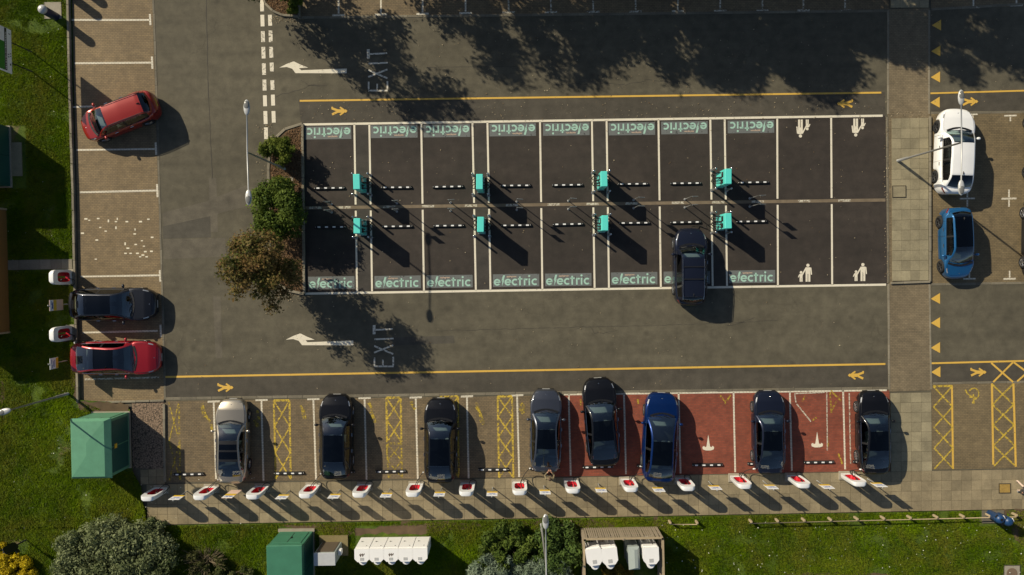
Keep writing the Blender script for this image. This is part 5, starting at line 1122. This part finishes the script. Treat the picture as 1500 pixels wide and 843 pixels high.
# fallen leaves and litter
def scatter(name, pts, z, size, mat, label, cat, parent=None, up=True):
    n = len(pts); W_ = np.array([tuple(P(x, y, z)) for x, y in pts]); a = rng.random(n)*6.283; s = size*(.5+rng.random(n)); ti = rng.normal(0, .25, (n, 2)); u = np.stack([np.cos(a), np.sin(a), ti[:, 0]], 1)*s[:, None]; v = np.stack([-np.sin(a), np.cos(a), ti[:, 1]], 1)*(s*.6)[:, None]; c = W_+np.array([0, 0, 1])*(.01+s*.4)[:, None]
    o = raw_quads(name, np.stack([c-u, c-v, c+u, c+v], 1).reshape(-1, 3), n, mat, parent, np.repeat(rng.random(n), 4)); tag(o, label, cat, None, 'stuff'); return o
pl = [(443, 186), (445, 429), (425, 424), (410, 415), (400, 403), (397, 250), (400, 221), (420, 192)]
pts = np.stack([390+56*rng.random(9000), 184+248*rng.random(9000)], 1); pts = pts[inside(pl, pts)]
scatter('leaf_litter', pts, .09, .045, LB, 'brown fallen leaves covering the planting bed', 'fallen leaves')
pts = np.stack([386+52*rng.random(1800), -25+50*rng.random(1800)], 1); pts = pts[inside([(437, -25), (437, 24), (414, 21), (402, 15), (391, 5), (386, -25)], pts)]
scatter('leaf_litter', pts, .09, .045, LB, 'brown fallen leaves in the bed at the top edge', 'fallen leaves')
pts = np.concatenate([np.stack([440+860*rng.random(420), 30+150*rng.random(420)**1.0], 1), np.stack([445+850*rng.random(200), 185+235*rng.random(200)], 1), np.stack([240+1060*rng.random(160), 435+140*rng.random(160)], 1), np.stack([1310+180*rng.random(90), 20+140*rng.random(90)], 1), np.stack([440+850*rng.random(220), 150+28*rng.random(220)], 1), np.stack([1295+8*rng.random(130), 168+250*rng.random(130)], 1), np.stack([1304+60*rng.random(90), 164+12*rng.random(90)], 1), np.stack([372+28*rng.random(260)**.5, 180+260*rng.random(260)], 1), np.stack([385+60*rng.random(80), 428+14*rng.random(80)], 1), np.stack([395+50*rng.random(120), 24+10*rng.random(120)], 1)])
scatter('fallen_leaves', pts, .012, .028, leafmat('pale_dead_leaf', (.14, .085, .04), (.50, .42, .28), .8, .05), 'scattered pale leaves and litter on the asphalt', 'fallen leaves')
pts = np.concatenate([np.stack([5+95*rng.random(110), 5+760*rng.random(110)], 1), np.stack([960+540*rng.random(130), 765+75*rng.random(130)], 1), np.stack([10+400*rng.random(60), 700+80*rng.random(60)], 1)])
scatter('daisies', pts, .12, .032, leafmat('daisy_petal', (.45, .45, .35), (.8, .8, .7), .8, .1), 'tiny white daisies dotted over the grass', 'flowers')
# ================================================================ people
SKIN = plain('skin', (.42, .22, .14), .6); JACKET = plain('olive_tan_jacket', (.17, .135, .075), .85, 0, .2, 14); TROUS = plain('dark_trousers', (.03, .03, .035), .85); SHOE = plain('dark_shoes', (.02, .02, .02), .6); HAIR = plain('brown_hair', (.07, .04, .022), .7, 0, .3, 30); PALE = plain('pale_trousers', (.55, .42, .34), .8, 0, .15, 10); WSHOE = plain('white_shoes', (.65, .62, .56), .6); SHIRT = plain('charcoal_top', (.05, .048, .05), .85)
def person(x, y, base, hd, label, J, mats, hairc):
    q = P(x, y, base); root = empty('person', (q.x, q.y, base), hd, label, 'person')
    names = list(J['v']); me = bpy.data.meshes.new('body'); me.from_pydata([J['v'][n][0] for n in names], [(names.index(a), names.index(b)) for a, b in J['e']], [])
    o = bpy.data.objects.new('body', me); C.objects.link(o); m = o.modifiers.new('skin', 'SKIN'); m.use_smooth_shade = True
    for i, n in enumerate(names): sv = me.skin_vertices[0].data[i]; r_ = J['v'][n][1]; sv.radius = r_ if isinstance(r_, tuple) else (r_, r_); sv.use_root = (n == 'pelvis')
    s = o.modifiers.new('sub', 'SUBSURF'); s.levels = 2; s.render_levels = 2; bpy.context.view_layer.update()
    ev = bpy.data.meshes.new_from_object(o.evaluated_get(bpy.context.evaluated_depsgraph_get())); bpy.data.objects.remove(o); ev.name = 'body'; b = bpy.data.objects.new('body', ev); C.objects.link(b); b.parent = root; ev.materials.clear()
    for mt in mats: ev.materials.append(mt)
    hands = [Vector(J['v'][n][0]) for n in names if n.startswith('wrist')]; ank = J['cuff']
    for p in ev.polygons:
        c = p.center; k = 1
        if c.z > 1.42 and abs(c.x) < .13 and (c-Vector(J['v']['head'][0])).length < .24 and c.z > J['v']['neck'][0][2]: k = 0
        elif c.z < .95 and not any((c-h).length < .45 for h in hands): k = 2
        if any((c-h).length < .10 for h in hands): k = 0
        if c.z < ank: k = 3
        p.material_index = k; p.use_smooth = True
    hx = Vector(J['v']['head'][0]); hm = MB().ell((hx.x, hx.y-.018, hx.z+.045), (.092, .108, .095), 16, 10, half=False); hm.build('hair', hairc, root, True)
    f = MB().ell((hx.x, hx.y+.105, hx.z-.01), (.016, .022, .022), 8, 6); f.build('nose', mats[0], root, True)
    for s in (-1, 1): MB().ell((hx.x+s*.088, hx.y, hx.z), (.014, .028, .034), 8, 6).build('ear', mats[0], root, True); MB().ell((hx.x+s*.034, hx.y+.088, hx.z+.012), (.014, .010, .009), 8, 6).build('eye', K['black'], root, True)
    MB().ell((hx.x, hx.y+.092, hx.z-.055), (.026, .008, .007), 8, 5).build('mouth', K['cred'], root, True)
    for w_, d_, cu in J['hands']:
        w_ = Vector(w_); d_ = Vector(d_).normalized(); sd = d_.cross(Vector((0, 0, 1))).normalized(); m = MB()
        m.ell(tuple(w_+d_*.05), (.042, .05, .018), 10, 6, 0, math.atan2(d_.y, d_.x)-math.pi/2)
        for k in range(4): o_ = sd*(.030-.020*k); l = (.062, .074, .070, .054)[k]; m.tube([w_+d_*.075+o_, w_+d_*(.075+l*.55)+o_+Vector((0, 0, -cu*.2)), w_+d_*(.075+l)+o_+Vector((0, 0, -cu*l*.8))], [.009, .0085, .007], 6)
        m.tube([w_+d_*.02+sd*.036, w_+d_*.055+sd*.06, w_+d_*.085+sd*.058], [.011, .010, .008], 6); m.build('hand', mats[0], root, True)
    return root
V = dict(pelvis=((0, 0, .95), (.15, .11)), waist=((0, .0, 1.10), (.145, .105)), chest=((0, .02, 1.32), (.17, .12)), collar=((0, .03, 1.46), (.09, .08)), neck=((0, .05, 1.52), .055), head=((0, .09, 1.63), (.085, .10)), crown=((0, .10, 1.72), (.06, .07)),
    hipl=((.09, 0, .90), .10), kneel=((.10, .03, .50), .065), anklel=((.10, 0, .09), .048), toel=((.11, .15, .045), .04), hipr=((-.09, 0, .90), .10), kneer=((-.10, .02, .50), .065), ankler=((-.11, -.03, .09), .048), toer=((-.13, .12, .045), .04),
    shl=((.20, .02, 1.40), .075), ell=((.27, .18, 1.15), .055), wristl=((.07, .40, 1.22), .035), shr=((-.20, .02, 1.40), .075), elr=((-.27, .18, 1.15), .055), wristr=((-.07, .40, 1.22), .035))
E = [('pelvis', 'waist'), ('waist', 'chest'), ('chest', 'collar'), ('collar', 'neck'), ('neck', 'head'), ('head', 'crown'), ('pelvis', 'hipl'), ('hipl', 'kneel'), ('kneel', 'anklel'), ('anklel', 'toel'), ('pelvis', 'hipr'), ('hipr', 'kneer'), ('kneer', 'ankler'), ('ankler', 'toer'), ('chest', 'shl'), ('shl', 'ell'), ('ell', 'wristl'), ('chest', 'shr'), ('shr', 'elr'), ('elr', 'wristr')]
person(803.7, 693.5, .03, R(0), 'person in an olive tan jacket behind the slate grey saloon, arms held forward', dict(v=V, e=E, cuff=.10, hands=(((.07, .40, 1.22), (-.4, 1, .1), .5), ((-.07, .40, 1.22), (.4, 1, .1), .5))), [SKIN, JACKET, TROUS, SHOE], HAIR)
V2 = dict(V); V2.update(kneel=((.10, .16, .50), .065), anklel=((.10, .26, .09), .05), toel=((.10, .40, .045), .042), kneer=((-.10, -.02, .52), .065), ankler=((-.10, -.30, .14), .05), toer=((-.10, -.20, .05), .042), ell=((.26, -.05, 1.13), .055), wristl=((.24, .10, .92), .036), elr=((-.26, .06, 1.13), .055), wristr=((-.24, .22, .95), .036))
person(1488.5, 711, .03, R(205), 'person in pale trousers walking at the frame edge by the yellow cover', dict(v=V2, e=E, cuff=.11, hands=(((.24, .10, .92), (0, .4, -1), .3), ((-.24, .22, .95), (0, .5, -1), .3))), [SKIN, SHIRT, PALE, WSHOE], HAIR)
